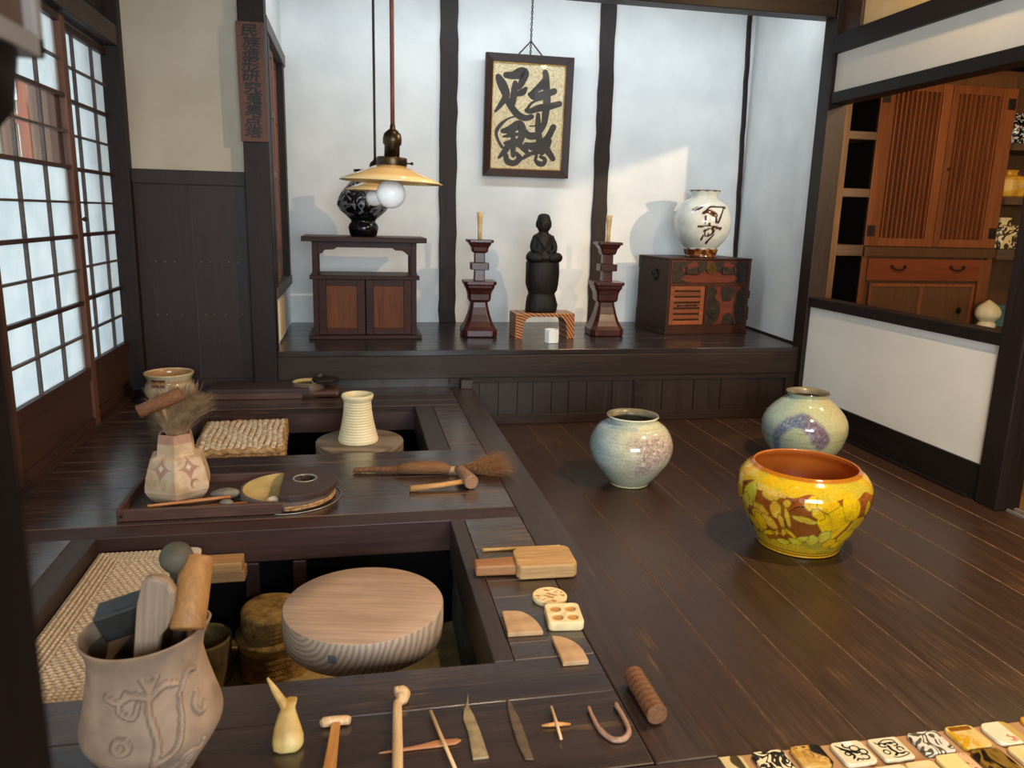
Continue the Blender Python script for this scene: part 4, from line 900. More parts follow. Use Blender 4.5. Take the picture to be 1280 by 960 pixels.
tile('cream tile marbled with thick black swirls, second from the left end', .982, 1.484, .086, .080, marbled('black_cream_marble', '#25221c', '#e6d9b2', 14, 7, .2))
def spk(co):
    c = np.tile(np.array(rgb('#d2a85c')[:3]), (len(co), 1)); c = mixc(c, rgb('#5a3a10')[:3], sst(.5, .62, vnoise(co+9, 190, 3))*sst(-.05, .03, co[:,1]+co[:,0]*.3)); c = mixc(c, rgb('#b98420')[:3], sst(.5, .6, vnoise(co, 60, 2))*.6)
    return mixc(c, rgb('#17120f')[:3], sst(.014, .020, co[:,0]*.8+co[:,1]*.35+.006*np.sin(co[:,1]*120)))
tile('yellow-brown speckled tile with a black corner', 1.086, 1.488, .084, .078, PAINTF, fn=spk)
tile('cream tile with broad black flower scrolls and one white patch', 1.198, 1.482, .088, .082, PAINTF, fn=flora(fl1, extra=tline))
tile('cream tile with thin black scrolls and small rings', 1.302, 1.480, .084, .080, PAINTF, r=.008, fn=flora(fl2))
tile('grey and white marbled tile', 1.422, 1.484, .088, .082, marbled('grey_white_marble', '#57513f', '#d8d3c2', 11, 8, .2), r=.010)
def yel(co):
    c = np.tile(np.array(rgb('#dfc27a')[:3]), (len(co), 1)); c = mixc(c, rgb('#d39e10')[:3], sst(.42, .6, vnoise(co+2, 60, 3))*(1-sst(-.005, .03, co[:,0]))); return mixc(c, rgb('#8a5410')[:3], sst(.020, .024, co[:,1])*(1-sst(.030, .034, np.abs(co[:,0])))*(1-sst(.036, .039, co[:,1])))
tile('yellow tile with a brown band along its far edge', 1.534, 1.488, .084, .086, PAINTF, r=.016, fn=yel)
def crm(co):
    c = np.tile(np.array(rgb('#ebe0bd')[:3]), (len(co), 1)); c = mixc(c, rgb('#c9a95c')[:3], sst(.018, .021, co[:,0])); return mixc(c, rgb('#cf8f74')[:3], sst(.5, .62, vnoise(co, 90, 2))*(np.hypot(co[:,0]-.005, co[:,1]+.022) < .014))
tile('cream tile with a tan right border and faint pink spot', 1.640, 1.486, .088, .086, PAINTF, r=.024, fn=crm)
tile('orange-yellow glazed tile at the right end of the back row', 1.772, 1.492, .088, .086, mottled('orange_glaze', '#c9760e', '#e8b321', 40, .15, 0), r=.016)
tile('pinkish cream tile in the second row, in front of the black flower scroll tile', 1.250, 1.385, .084, .080, mottled('pink_cream_glaze', '#e0c396', '#e8d3ac', 30, .2, 0), r=.012)
tile('plain pale tan tile in the second row, in front of the thin-scroll tile', 1.335, 1.386, .078, .082, mottled('pale_tan_glaze', '#d9bd85', '#e6cf9c', 30, .2, 0), r=.012)
def cy(co):
    c = np.tile(np.array(rgb('#ecd58f')[:3]), (len(co), 1)); c = mixc(c, rgb('#e3b588')[:3], sst(.012, .018, co[:,0])); return mixc(c, rgb('#8f4a30')[:3], sst(.62, .7, vnoise(co, 110, 2))*(co[:,0] > .016)*(np.abs(co[:,0]-.026) < .008))
tile('pale yellow tile with a pink right border in the second row', 1.434, 1.396, .090, .084, PAINTF, r=.014, fn=cy)
tile('dark brown glossy tile with a pale streak in the second row', 1.535, 1.398, .084, .082, marbled('tenmoku', '#1d140c', '#4b3715', 7, 5, .1, '#8a6a2c'), r=.010)
tile('pale sandy tile at the right end of the second row', 1.640, 1.396, .088, .080, mottled('sand_glaze', '#d7bb7b', '#e3cc94', 40, .25, .1), r=.014)

# ================================================================== WORK FLOOR: WHEELS, CUSHION, POTS, TOOLS
# nearer potter's wheel
def wheel(label, x, y, r, top, th_, mt, ms, mark):
    t = thing('potters_wheel', label, 'potters wheel', (x, y, -.20), math.radians(-12), "potter's wheels in the pits")
    zt_ = top+.20; n = 96
    hd = MB(); hd.lathe([(r*.96, zt_-th_), (r*.985, zt_-th_+.003), (r, zt_-th_*.6), (r, zt_-.006), (r-.002, zt_-.002)], n, cap1=False)
    hd.lathe([(r*.955, zt_-th_), (.05, zt_-th_-.001)], n, cap0=False)
    h = hd.build('wheel_rim', ms, t)
    MB().lathe([(r-.002, zt_-.002), (r-.004, zt_), (r*.6, zt_), (.02, zt_)], n, cap0=False).build('wheel_head', mt, t)
    if mark:
        a = math.radians(-112+12); c = Vector((math.cos(a)*r, math.sin(a)*r, zt_-.045)); M = Matrix.Translation(c) @ Matrix.Rotation(a, 4, 'Z')
        MB().box(-.004, .0012, -.011, .011, -.011, .011, M).build('inlaid_plug', mottled('grey_plug', '#565a5e', '#6a6e72', 20, .5, 0), h)
    MB().lathe([(.055, .02), (.055, .12), (.04, .15), (.04, zt_-th_)], 32).build('shaft', PITW, t)
    MB().lathe([(r*.8, .0), (r*.82, .01), (r*.82, .05), (r*.78, .06), (.05, .062)], 64).build('kick_disc', PITW, t)
    return t
wheel("broad pale wooden potter's wheel in the nearer pit", .008, 2.025, .222, .232, .098, WHEELT, WHEELS, True)
wheel("greyish wooden potter's wheel in the farther pit under the cream cylinder pot", .008, 3.655, .208, .225, .10, WHEEL2, WHEEL2, False)

# cream cylinder pot on the farther wheel
t = thing('cylinder_pot', 'unglazed cream ribbed cylinder pot standing on the farther wheel', 'pot', (.0, 3.645, .2255))
pr = []
zz = np.linspace(0, .20, 90)
for z in zz:
    r = np.interp(z, [0, .01, .05, .10, .15, .19, .20], [.092, .0955, .085, .0745, .0665, .064, .0655]); pr.append((r+.0012*math.sin(z*2*PI/.0125), z))
pr += [(.070, .208), (.0745, .217), (.0755, .224), (.073, .230), (.068, .231), (.062, .226), (.057, .20), (.066, .10), (.078, .02), (.005, .015)]
MB().lathe(pr, 72).build('body', CREAM, t)

# straw seat mat in the nearer pit
mb = MB(); x0, x1, y0, y1 = -.828, -.515, 1.66, 2.52; nx, ny = 170, 330
X, Yg = np.meshgrid(np.linspace(x0, x1, nx), np.linspace(y0, y1, ny))
edge = np.minimum(np.minimum(X-x0, Yg-y0), y1-Yg); pitch = .0165
bd_ = edge < .085
row = np.where(bd_, edge/ .014, (Yg-.28*X)/pitch); ph = np.where(bd_, np.where(X-x0 <= edge+1e-6, Yg, X)/.014, (X)/.017+np.floor(row)*.5)
hgt = np.abs(np.sin(row*PI))**.7*(.55+.45*np.abs(np.sin((ph)*PI))); Zg = .208+.009*hgt-.02*np.clip(1-edge/.02, 0, 1)**2+.006*np.sin(X*7)*np.sin(Yg*5)
P = np.stack([X, Yg, Zg], -1).reshape(-1, 3); F = [(j*nx+i, j*nx+i+1, (j+1)*nx+i+1, (j+1)*nx+i) for j in range(ny-1) for i in range(nx-1)]
mb.add([tuple(p) for p in P], F, True); mb.box(x0+.004, x1-.004, y0+.004, y1-.004, .17, .190)
o = mb.build('straw_mat', STRAW); hv = np.concatenate([hgt.ravel(), np.zeros(8)])
paint(o, lambda co: mixc(np.tile(np.array(rgb('#6f5a47')[:3]), (len(co), 1)), rgb('#c9b295')[:3], sst(.15, .8, hv)))
tag(o, 'woven straw seat mat filling the left part of the nearer pit', 'mat')
t = thing('seat_board', 'weathered wooden board under the straw mat, its broken bar end showing at the pit edge', 'board', (-.58, 2.09, .0))
MB().box(-.245, .068, -.44, .43, .145, .169).build('plank', SHELFW, t, .003)
bb_ = MB().box(-.2, .207, .37, .435, .105, .1445); bb_.box(.070, .200, .36, .437, .1455, .178); bb_.build('support_bar', TANW, t, .004)
for xx in (.21, .37):
    lg = MB(); lg.prism([(xx-.025, .52), (xx+.025, .52), (xx+.025, .56), (xx-.025, .56)], -.03, .10); lg.build('leg', PITW, t, .006)
# ribbed clay stack & bucket in the pit
pr = [(.118, 0), (.120, .006)]
for k in range(5): pr += [(.114-.001*k, .012+k*.019), (.1215-.001*k, .022+k*.019)]
pr += [(.122, .118), (.126, .124), (.122, .13), (.105, .134)]
for k in range(5): pr += [(.100, .138+k*.015), (.1085-.001*k, .145+k*.015)]
pr += [(.100, .214), (.09, .222), (.05, .224), (.004, .224)]
o = MB().lathe(pr, 56, rad=lambda a: 1+.02*math.sin(3*a+1)+.012*math.sin(7*a)).build('clay_stack', CLAYST, None, 0, (-.290, 2.455, -.205))
tag(o, 'brown ribbed clay drum standing in the nearer pit behind the wheel', 'clay drum')
mb = MB().lathe([(.082, 0), (.086, .004), (.090, .15), (.092, .156), (.084, .158), (.079, .15), (.076, .01), (.004, .008)], 40)
o = mb.build('clay_bucket', mottled('grey_brown_bucket', '#544524', '#7e6b3f', 20, .85, .5), None, 0, (-.505, 2.40, -.205)); tag(o, 'grey-brown round bucket in the nearer pit, half hidden by the grey pot', 'bucket')

# woven rope cushion on a seat board in the farther pit
t = thing('rope_cushion', 'thick square cushion of braided straw rope in the farther pit', 'cushion', (-.535, 3.72, .19), math.radians(3))
cw, cd_ = .365, .49
def twist(i0, k=3, am=.22): return lambda a, i: 1+am*math.cos(k*a-(i+i0)*.9)
top = MB(); N_ = 14
for i in range(N_):
    x = -cw/2+cw*(i+.5)/N_; pts = [(x+.004*math.sin(q*9+i), -cd_/2+cd_*q, .061-.006*abs(2*q-1)**4) for q in np.linspace(0, 1, 46)]
    top.tube(pts, .0134, 10, prof=twist(i*2.3, 2, .10))
top.build('top_ropes', ROPE, t)
sd = MB()
for k, z in enumerate((.010, .030, .050)):
    pts = []
    for (ax, ay), (bx, by) in zip([(-1, -1), (1, -1), (1, 1), (-1, 1)], [(1, -1), (1, 1), (-1, 1), (-1, -1)]):
        for q in np.linspace(0, 1, 44)[:-1]: pts.append(((ax+(bx-ax)*q)*cw/2, (ay+(by-ay)*q)*cd_/2, z+.003*math.sin(q*30+k)))
    sd.tube(pts, .0165, 8, prof=twist(k*1.7, 2), cap=True)
sd.build('side_braid', ROPED, t)
MB().box(-cw/2+.012, cw/2-.012, -cd_/2+.012, cd_/2-.012, .002, .054).build('filling', mottled('straw_filling', '#4a3220', '#6b4a2c', 60, .9, .3), t)
o = MB().box(-.776, -.365, 3.375, 4.215, .160, .189).build('pit_seat', SHELFW, None, .003); tag(o, 'wooden seat board across the farther pit under the rope cushion', 'board')

# clay water trays with a round tub at the end
def tub(mb, cx, cy, r, z0, z1, w_=.008):
    mb.lathe([(r, z0), (r+.002, (z0+z1)/2), (r, z1), (r-w_, z1), (r-w_, z0+.012), (.004, z0+.011)], 56, (cx, cy, 0)); return mb
t = thing('water_tray', 'long wooden tray ending in a tub with holed lid, holding the hexagonal pot', 'tray', (-.545, 2.85, .2505), math.radians(.5))
MB().box(-.262, .262, -.165, .165, .0, .012).build('bottom', TRAYD, t, .002)
for y0 in (-.178, .163):
    w0 = MB().box(-.265, .275, y0, y0+.015, 0, .042).build('side_board', TRAYW, t, .003)
    if y0 < 0: MB().cyl((-.25, y0+.001, .02), (-.25, y0-.001, .02), .006, 12).build('peg', IRON, w0)
MB().box(-.268, -.252, -.163, .163, 0, .042).build('end_board', TRAYW, t, .003)
tb = tub(MB(), .282, .0, .168, .0005, .040); tb.build('tub', TUBOUT, t)
MB().lathe([(.159, .0135), (.1595, .0405), (.157, .0408), (.155, .0145), (.004, .0135)], 56, (.282, 0, 0), cap0=False).build('tub_lining', TUBIN, t)
ho = [(.266, -.166), (.30, -.170)]+[(.30+.166*math.cos(a), .170*math.sin(a)) for a in np.linspace(-PI/2, PI/2, 22)][1:-1]+[(.30, .170), (.266, .166)]
lid = MB(); n = len(ho); hc = (.345, .02); hr = .038
ang = [math.atan2(p[1]-hc[1], p[0]-hc[0]) for p in ho]
for i in range(n): pass
hp = [(hc[0]+hr*math.cos(a), hc[1]+hr*.95*math.sin(a)) for a in ang]
vs = [(x, y, .041) for x, y in ho]+[(x, y, .062) for x, y in ho]+[(x, y, .041) for x, y in hp]+[(x, y, .062) for x, y in hp]
fs = []
for i in range(n):
    j = (i+1) % n; fs += [(i, j, n+j, n+i), (n+i, n+j, 3*n+j, 3*n+i), (2*n+j, 2*n+i, 3*n+i, 3*n+j), (j, i, 2*n+i, 2*n+j)]
lo = lid.add(vs, fs).build('lid', TRAYD, t, .003)
MB().lathe([(.037, .052), (.039, .063), (.045, .0645), (.046, .062)], 32, (hc[0], hc[1], 0), cap0=False, cap1=False).build('hole_ring', TRACK, lo)
rp = MB()
for k in range(2): rp.tube([(.282+.171*math.cos(a), .171*math.sin(a), .010+.008*k) for a in np.linspace(-PI/2, PI/2, 40)], .0045, 6, prof=twist(k, 2))
rp.build('rope_binding', ROPED, t)
MB().tube([(.285+.192*math.cos(a), -.005+.185*math.sin(a), .003) for a in np.linspace(-1.75, .6, 30)], .0018, 6).build('wire_loop', TRACK, t)
t = thing('water_tray', 'closed wooden tray with half-covered round tub, at the back against the alcove step', 'tray', (-.53, 4.545, .2505), math.radians(-1.5))
MB().box(-.275, .225, -.102, .09, 0, .040).build('box', TRAYW, t, .003)
MB().box(-.288, .262, -.112, .098, .0405, .062).build('cover', TRAYD, t, .003)
tb = MB(); tub(tb, .248, .01, .095, .0005, .078); tb2 = tb.build('tub', TUBOUT, t)
MB().lathe([(.084, .015), (.0855, .0785), (.083, .079), (.082, .02), (.004, .018)], 40, (.248, .01, 0), cap0=False).build('tub_lining', TUBIN, t)
MB().prism([(.305, -.078), (.40, -.05), (.432, 0), (.40, .06), (.305, .095), (.290, .06), (.270, .0), (.285, -.05)], .081, .097).build('lid', POSTW, t, .008)
MB().box(.23, .43, -.085, .10, .0, .040).build('tub_block', TRAYW, t, .02)
mb = MB().sphere((0, 0, .012), .018, .014, .012, fn=lambda p: p+Vector((.003*math.sin(p.y*200), 0, 0)))
o = mb.build('knob_stone', STONED, None, 0, (-.215, 4.55, .348)); tag(o, 'small dark knob lying on the lid of the rear tub', 'knob')

# hexagonal clay pot with stars, in the tray
HX = (-.645, 2.855); FH = math.atan2(-HX[1], -HX[0])
t = thing('hexagonal_pot', 'hexagonal clay pot with pinkish star and crescent marks standing in the wooden tray', 'pot', (HX[0], HX[1], .2635))
def hexr(a):
    q = ((a-FH+.10+PI/6*2) % (PI/3))-PI/6; return math.cos(PI/6)/math.cos(q)*1.06
hp_ = [(.070, 0), (.082, .004), (.104, .028), (.115, .050), (.115, .068), (.109, .10), (.101, .13), (.092, .158), (.089, .166), (.068, .172), (.0655, .178), (.064, .20), (.061, .222), (.057, .247), (.053, .2485), (.047, .242), (.048, .2), (.085, .12), (.09, .04), (.005, .02)]
hp2 = []
for (r0, z0), (r1, z1) in zip(hp_[:-1], hp_[1:]):
    m2 = max(1, int(math.hypot(r1-r0, z1-z0)/.0035))
    for k in range(m2): hp2.append((r0+(r1-r0)*k/m2, z0+(z1-z0)*k/m2))
hp2.append(hp_[-1])
bo = MB().lathe(hp2, 252, rad=hexr, smooth=False).build('body', PAINTM, t)
def star(u, v, s): return np.abs(u)**.55+np.abs(v*.9)**.55-s**.55
def hex_paint(co):
    th = (np.arctan2(co[:,1], co[:,0])-FH+PI) % (2*PI)-PI; h = co[:,2]; r = np.hypot(co[:,0], co[:,1])
    c = np.tile(np.array(rgb('#cdb396')[:3]), (len(co), 1)); c = mixc(c, rgb('#b79a78')[:3], sst(.35, .7, vnoise(co, 22, 3)))
    fac = np.floor((th-.42-PI/6*0+.33)/(PI/3)); lc = (th+.10) % (PI/3)-PI/6
    u = lc*.105; pk = np.array(rgb('#a37a68')[:3])
    d = star(u, h-.134, .050); ds = star(u+.001, h-.139, .018)
    m_ = (1-sst(-.01, .01, d)); c = mixc(c, pk, m_*.9); c = mixc(c, rgb('#d6c4b0')[:3], (1-sst(-.008, .008, ds))*.9)
    cr = np.maximum(np.hypot(u+.0-.012, h-.078)-.017, .014-np.hypot(u-.017, h-.073)); c = mixc(c, rgb('#94694f')[:3], (1-sst(-.0012, .0012, cr))*.9*(np.sin(th*1.5+.6) > .2))
    out = r > .05
    c = mixc(c, rgb('#a57a66')[:3], sst(.215, .219, h)*.9); c = mixc(c, rgb('#b5977a')[:3], (1-sst(.03, .034, h))*.8)
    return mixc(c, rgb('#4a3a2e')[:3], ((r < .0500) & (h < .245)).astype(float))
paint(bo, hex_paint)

def hairs(mb, n, base, r0, mid, rm, tip, rt_, seed, rad=.0011, steps=6):
    r = random.Random(seed); base, mid, tip = Vector(base), Vector(mid), Vector(tip)
    for k in range(n):
        a = r.uniform(0, 2*PI); q = math.sqrt(r.random()); o3 = Vector((math.cos(a)*q, math.sin(a)*q, r.uniform(-1, 1)*.6))
        jit = Vector((r.gauss(0, 1), r.gauss(0, 1), r.gauss(0, 1)))*.12
        p0 = base+o3*r0; p1 = mid+(o3+jit)*rm; p2 = tip+(o3+jit*1.4)*rt_*r.uniform(.75, 1.1)
        pts = []
        for s in range(steps+1):
            t_ = s/steps; pts.append(p0*(1-t_)**2+p1*2*t_*(1-t_)+p2*t_*t_)
        mb.tube(pts, [rad*(1-.7*s/steps) for s in range(steps+1)], 3, cap=False)
# brush standing in the hexagonal pot
t = thing('hair_brush', 'large brush with splayed grey-brown hair standing in the hexagonal pot', 'brush', (HX[0]+.005, HX[1], .40))
MB().tube([(0, 0, -.07), (0, 0, .06)], [.012, .016], 14).build('handle', TANW, t)
hm = MB(); hairs(hm, 620, (0, .0, .075), .022, (.01, 0, .18), .030, (.085, .0, .225), .055, 3, .0009); hairs(hm, 520, (0, .0, .075), .022, (-.02, 0, .19), .034, (-.045, .0, .245), .055, 4, .0009); hairs(hm, 620, (0, 0, .075), .022, (.012, 0, .18), .036, (.025, .01, .265), .055, 5, .0009)
hm.build('bristles', HAIRG, t)
# mallet standing in the hexagonal pot
t = thing('wooden_mallet', 'short log mallet standing head-up in the hexagonal pot', 'mallet', (-.672, 2.80, .635), rot=(0, 0, 0))
hd = MB(); a = Vector((-.070, -.022, -.028)); b_ = Vector((.068, .015, .028)); hd.tube([a, a.lerp(b_, .02), a.lerp(b_, .3), a.lerp(b_, .32), a.lerp(b_, .98), b_], [.0215, .0232, .0235, .0248, .0252, .0235], 22); hd.build('head', BARK, t)
MB().tube([(.0, .0, .0), (.012, .045, -.09), (.012, .05, -.22)], [.009, .0085, .008], 12).build('handle', TANW, t)

# sticks and stones in the tray
def pebble(label, x, y, rx, ry, rz, mat, seed):
    r = random.Random(seed); k = [r.uniform(.8, 1.2) for _ in range(6)]
    mb = MB().sphere((0, 0, 0), rx, ry, rz, 22, 12, fn=lambda p: Vector((p.x*(1+.12*math.sin(p.y*70*k[0]+k[1])), p.y*(1+.12*math.sin(p.x*60*k[2])), p.z)))
    o = mb.build('pebble', mat, None, 0, (x, y, .2635+rz)); tag(o, label, 'stone', 'smooth stones in the wooden tray'); o.rotation_euler.z = r.uniform(-.4, .4)
pebble('largest grey stone in the tray, behind the bamboo sticks', -.480, 2.815, .047, .026, .021, STONE, 1)
pebble('grey stone at the near side of the tray in front of the sticks', -.462, 2.722, .023, .017, .017, STONE, 2)
pebble('small dark stone in the tray between the sticks and the tub', -.402, 2.762, .021, .014, .013, STONED, 3)
pebble('pale stone in the tray beside the tub lid', -.305, 2.735, .022, .017, .016, STONEW, 4)
def stick(name, label, p0, p1, r0, r1, mat, cat='stick', group=None, nodes=0, n=10):
    p0, p1 = Vector(p0), Vector(p1); c = (p0+p1)/2; pts, rr = [], []
    for i in range(25):
        q = i/24; pts.append(p0.lerp(p1, q)-c); rr.append((r0+(r1-r0)*q)*(1+(.12 if nodes and i % nodes == 0 else 0)))
    o = MB().tube(pts, rr, n).build(name, mat, None, 0, c); return tag(o, label, cat, group)
stick('bamboo_stick', 'orange-brown bamboo stick lying across the tray, the one resting against the largest stone', (-.722, 2.722, .284), (-.455, 2.782, .284), .0058, .0068, wood('cane', '#9a5c30', '#c8885054'[:7], 'x', rough=.4, grain=30, contrast=.5), group='sticks in the wooden tray', nodes=6)
stick('bamboo_stick', 'reddish bamboo stick lying low along the near side of the tray', (-.70, 2.712, .271), (-.30, 2.758, .271), .005, .006, wood('cane_red', '#8f4c28', '#b46a3a', 'x', rough=.4, grain=30, contrast=.5), group='sticks in the wooden tray', nodes=6)

# rear bowl pot
t = thing('crock', 'cream crock with brown splashes under its rim, in the back left corner', 'pot', (-1.0195, 4.47, .2505))
bo = MB().lathe(dense([(.088, 0), (.098, .003), (.118, .03), (.1305, .06), (.1285, .085), (.120, .105), (.1165, .118), (.122, .136), (.129, .152), (.130, .158), (.127, .161), (.119, .158), (.112, .14), (.11, .11), (.115, .06), (.09, .02), (.005, .015)], 5), 120).build('body', PAINTF, t)
def crock(co):
    th = np.arctan2(co[:,1], co[:,0]); h = co[:,2]; r = np.hypot(co[:,0], co[:,1]); c = np.tile(np.array(rgb('#c7baa0')[:3]), (len(co), 1)); c = mixc(c, rgb('#a99b80')[:3], sst(.4, .65, vnoise(co, 16, 2)))
    m_ = sst(.45, .6, np.sin(th*3.0+.9))*sst(.085, .10, h)*(1-sst(.134, .140, h))*(r > .112); c = mixc(c, rgb('#3d2216')[:3], m_); c = mixc(c, rgb('#8a3c22')[:3], m_*sst(.55, .6, vnoise(co, 30, 1)))
    c = mixc(c, rgb('#b98d5e')[:3], ((r < .121) & (h > .05) & (h < .157)).astype(float)*sst(.121, .115, r)); return mixc(c, rgb('#d8b98c')[:3], sst(.152, .158, h))
paint(bo, crock)

# coir brush and small mallet on the middle boards
t = thing('coir_brush', 'brown coir brush with bound handle and fanned fibres, lying behind the small mallet', 'brush', (.30, 3.048, .2505), 0)
pts = [(-.322, .045, .012), (-.31, .043, .012), (-.24, .036, .015), (-.17, .02, .017), (-.16, .018, .017), (-.14, .014, .021), (-.10, .006, .025), (-.03, -.004, .028), (.03, -.012, .027), (.06, -.016, .022), (.07, -.018, .019)]
rr = [.007, .011, .0115, .0135, .015, .0195, .0235, .027, .026, .021, .017]
hb_ = MB(); hb_.tube(pts[5:], rr[5:], 18); bdy = hb_.build('bundle', COIR, t)
bi = MB(); sp = smooth_path([p+(r,) for p, r in zip(pts[:6], rr[:6])], 14); bi.tube([tuple(p[:3]) for p in sp], [p[3]*(1+.10*math.sin(i*1.5)) for i, p in enumerate(sp)], 12); bi.build('bound_handle', BARK, t)
MB().tube([(.066, -.016, .019), (.10, -.017, .017), (.125, -.018, .016)], [.016, .012, .012], 14).build('ferrule', PALEW, t)
hm = MB(); hairs(hm, 420, (.11, -.018, .022), .011, (.18, -.02, .024), .022, (.285, .055, .030), .060, 8, .0009); hairs(hm, 380, (.11, -.018, .02), .011, (.19, -.025, .024), .022, (.29, -.05, .024), .055, 9, .0009)
for i, v in enumerate(hm.v):
    if v[2] < .0015: hm.v[i] = (v[0], v[1], .0015)
hm.build('fibres', HAIR, t)
t = thing('small_mallet', 'small wooden mallet with round head and tan handle lying in front of the coir brush', 'mallet', (.42, 2.915, .2505), 0)
MB().tube([(-.016, .085, .030), (-.012, .055, .030), (.0, -.02, .030), (.010, -.075, .030), (.012, -.08, .030)], [.020, .022, .027, .029, .027], 24).build('head', wood('mallet_head', '#6b4a36', '#a58164', 'y', rough=.6, grain=50, contrast=.6), t)
MB().tube([(0, -.05, .026), (-.11, -.064, .018), (-.228, -.075, .0125)], [.010, .0105, .0125], 14).build('handle', PALEW if False else wood('mallet_handle', '#a3703c', '#d09c5f', 'x', rough=.5, grain=40, contrast=.5), t)

# tools on the right strip of boards
stick('bamboo_rod', 'thin yellow bamboo rod lying behind the wooden paddle', (.383, 2.266, .2555), (.637, 2.262, .2555), .0058, .0036, BAMB, 'rod', nodes=8)
t = thing('paddle', 'thick worn wooden paddle with short handle lying by the pit edge', 'paddle', (.50, 2.112, .2505), math.radians(-1.5))
pp = MB().prism([(-.038, -.064), (.125, -.066), (.136, -.05), (.137, .058), (.125, .072), (-.028, .070), (-.042, .05), (-.046, -.045)], .002, .046); pp.build('blade', wood('paddle_wood', '#7f5c34', '#c69c66', 'x', rough=.65, grain=45, contrast=.8, bump=.6), t, .006)
MB().prism([(-.165, -.030), (-.03, -.034), (-.03, .032), (-.165, .024)], .004, .036).build('handle', wood('paddle_handle', '#8a5630', '#bb8250', 'x', rough=.55, grain=40, contrast=.6), t, .005)
# round and square stamps
def stamp_round():
    n, m_ = 72, 26; R = []
    for k, (r, z) in enumerate([(.0465, 0), (.0485, .004), (.0485, .012), (.046, .0145)]): R.append([(r*math.cos(2*PI*i/n), r*math.sin(2*PI*i/n), z) for i in range(n)])
    for j in range(1, m_):
        rr_ = .046*(1-j/m_); ring = []
        for i in range(n):
            x, y = rr_*math.cos(2*PI*i/n), rr_*math.sin(2*PI*i/n)
            v = math.sin(x*150+math.sin(y*140)*1.6)*math.sin(y*165+math.sin(x*120)*1.3); z = .0145-.0042*max(0, v)**.5*(1 if rr_ < .041 else 0); ring.append((x, y, z))
        R.append(ring)
    return MB().rings(R)
o = stamp_round().build('round_stamp', PAINTM, None, 0, (.519, 1.927, .2505)); paint(o, lambda co: mixc(np.tile(np.array(rgb('#e8cf9a')[:3]), (len(co), 1)), rgb('#b5803f')[:3], (1-sst(.0112, .0142, co[:,2]))*(np.hypot(co[:,0], co[:,1]) < .042))); tag(o, 'round cream clay stamp with carved pattern', 'stamp')  # carved hollows painted darker, their shade put into the colour
def stamp_square():
    n = 40; mb = MB(); R = []; poly = rrect(.094, .104, .014, 8)
    big = []
    for i in range(len(poly)):
        a, b_ = np.array(poly[i]), np.array(poly[(i+1) % len(poly)]); m2 = max(1, int(np.linalg.norm(b_-a)/.003))
        for k in range(m2): big.append(tuple(a+(b_-a)*k/m2))
    for s, z in ((.96, 0), (1, .004), (1, .022), (.97, .0255)): R.append([(x*s, y*s, z) for x, y in big])
    for j in range(1, 30):
        s = .97*(1-j/30); ring = []
        for x, y in big:
            px, py = x*s, y*s; d = 9
            for cx, cy in ((-.02, .022), (.02, .022), (-.02, -.022), (.02, -.022)): d = min(d, math.hypot((px-cx)/.0145, (py-cy)/.0165))
            dg = abs(abs(px)-abs(py)*.9); z = .0255-(.006 if d < .85 else .006*max(0, (1.1-d)/.25) if d < 1.1 else 0)-(.002 if math.hypot(px, py) < .004 else 0); ring.append((px, py, z))
        R.append(ring)
    return mb.rings(R)
o = stamp_square().build('square_stamp', PAINTM, None, 0, (.527, 1.806, .2505)); paint(o, lambda co: mixc(np.tile(np.array(rgb('#e8cf9a')[:3]), (len(co), 1)), rgb('#bf8d4c')[:3], (1-sst(.0205, .025, co[:,2]))*(np.maximum(np.abs(co[:,0]), np.abs(co[:,1])*.95) < .040))); o.rotation_euler.z = math.radians(-6); tag(o, 'square cream clay stamp with four petal hollows', 'stamp')  # petal hollows painted darker to carry the shade inside them
def qslab(label, x, y, pts, rz=0):
    o = MB().prism(pts, 0, .0125).build('quarter_slab', TILEQ, None, .003, (x, y, .2505)); o.rotation_euler.z = rz; tag(o, label, 'slab', 'quarter-round clay slabs')
arc = lambda cx, cy, rx, ry, a0, a1, n=12: [(cx+rx*math.cos(math.radians(a)), cy+ry*math.sin(math.radians(a))) for a in np.linspace(a0, a1, n)]
qslab('quarter-round tan slab beside the pit rim, left of the square stamp', .405, 1.80, [(-.040, -.052), (.052, -.056)]+arc(-.002, -.056, .054, .116, 10, 85)+[(-.034, .064)])
qslab('quarter-round tan slab in front of the square stamp', .50, 1.655, [(-.030, -.056), (.034, -.058)]+arc(-.030, -.02, .064, .085, 0, 85)+[(-.028, .064)])
# front row of tools
t = thing('bone_tool', 'yellowish carved horn-shaped tool with pointed spike, leftmost in the front row', 'tool', (-.152, 1.43, .2505), 0)
MB().rings([oval(a, b_, z, 18, cy, .04, 2.2, cx) for a, b_, z, cy, cx in [(.026, .020, .0, -.018, .004), (.031, .026, .006, -.016, .003), (.030, .026, .022, -.012, .003), (.025, .022, .040, -.004, .002), (.018, .018, .058, .004, .003), (.014, .014, .070, .010, .004), (.012, .010, .082, .018, .010)]]).build('base', BONE, t)
MB().tube([(.004, .004, .055), (-.004, .014, .075), (-.022, .022, .105), (-.036, .03, .128)], [.011, .010, .007, .0022], 10).build('spike', BONE, t)
t = thing('t_scraper', 'T-shaped tan wooden tool with short rounded crosspiece, in the front row', 'tool', (-.060, 1.40, .2505), math.radians(-4))
MB().tube([(-.03, .060, .010), (-.024, .064, .010), (0, .067, .010), (.022, .066, .011), (.028, .064, .011)], [.0075, .0105, .010, .0095, .008], 12).build('crosspiece', PALEW, t)
MB().prism([(-.009, .06), (.009, .06), (.014, -.13), (-.013, -.13)], .002, .014).build('handle', ORANGW, t, .003)
t = thing('knobbed_stick', 'pale wooden stick with curled knob end, in the front row', 'tool', (.068, 1.42, .2505), math.radians(-4))
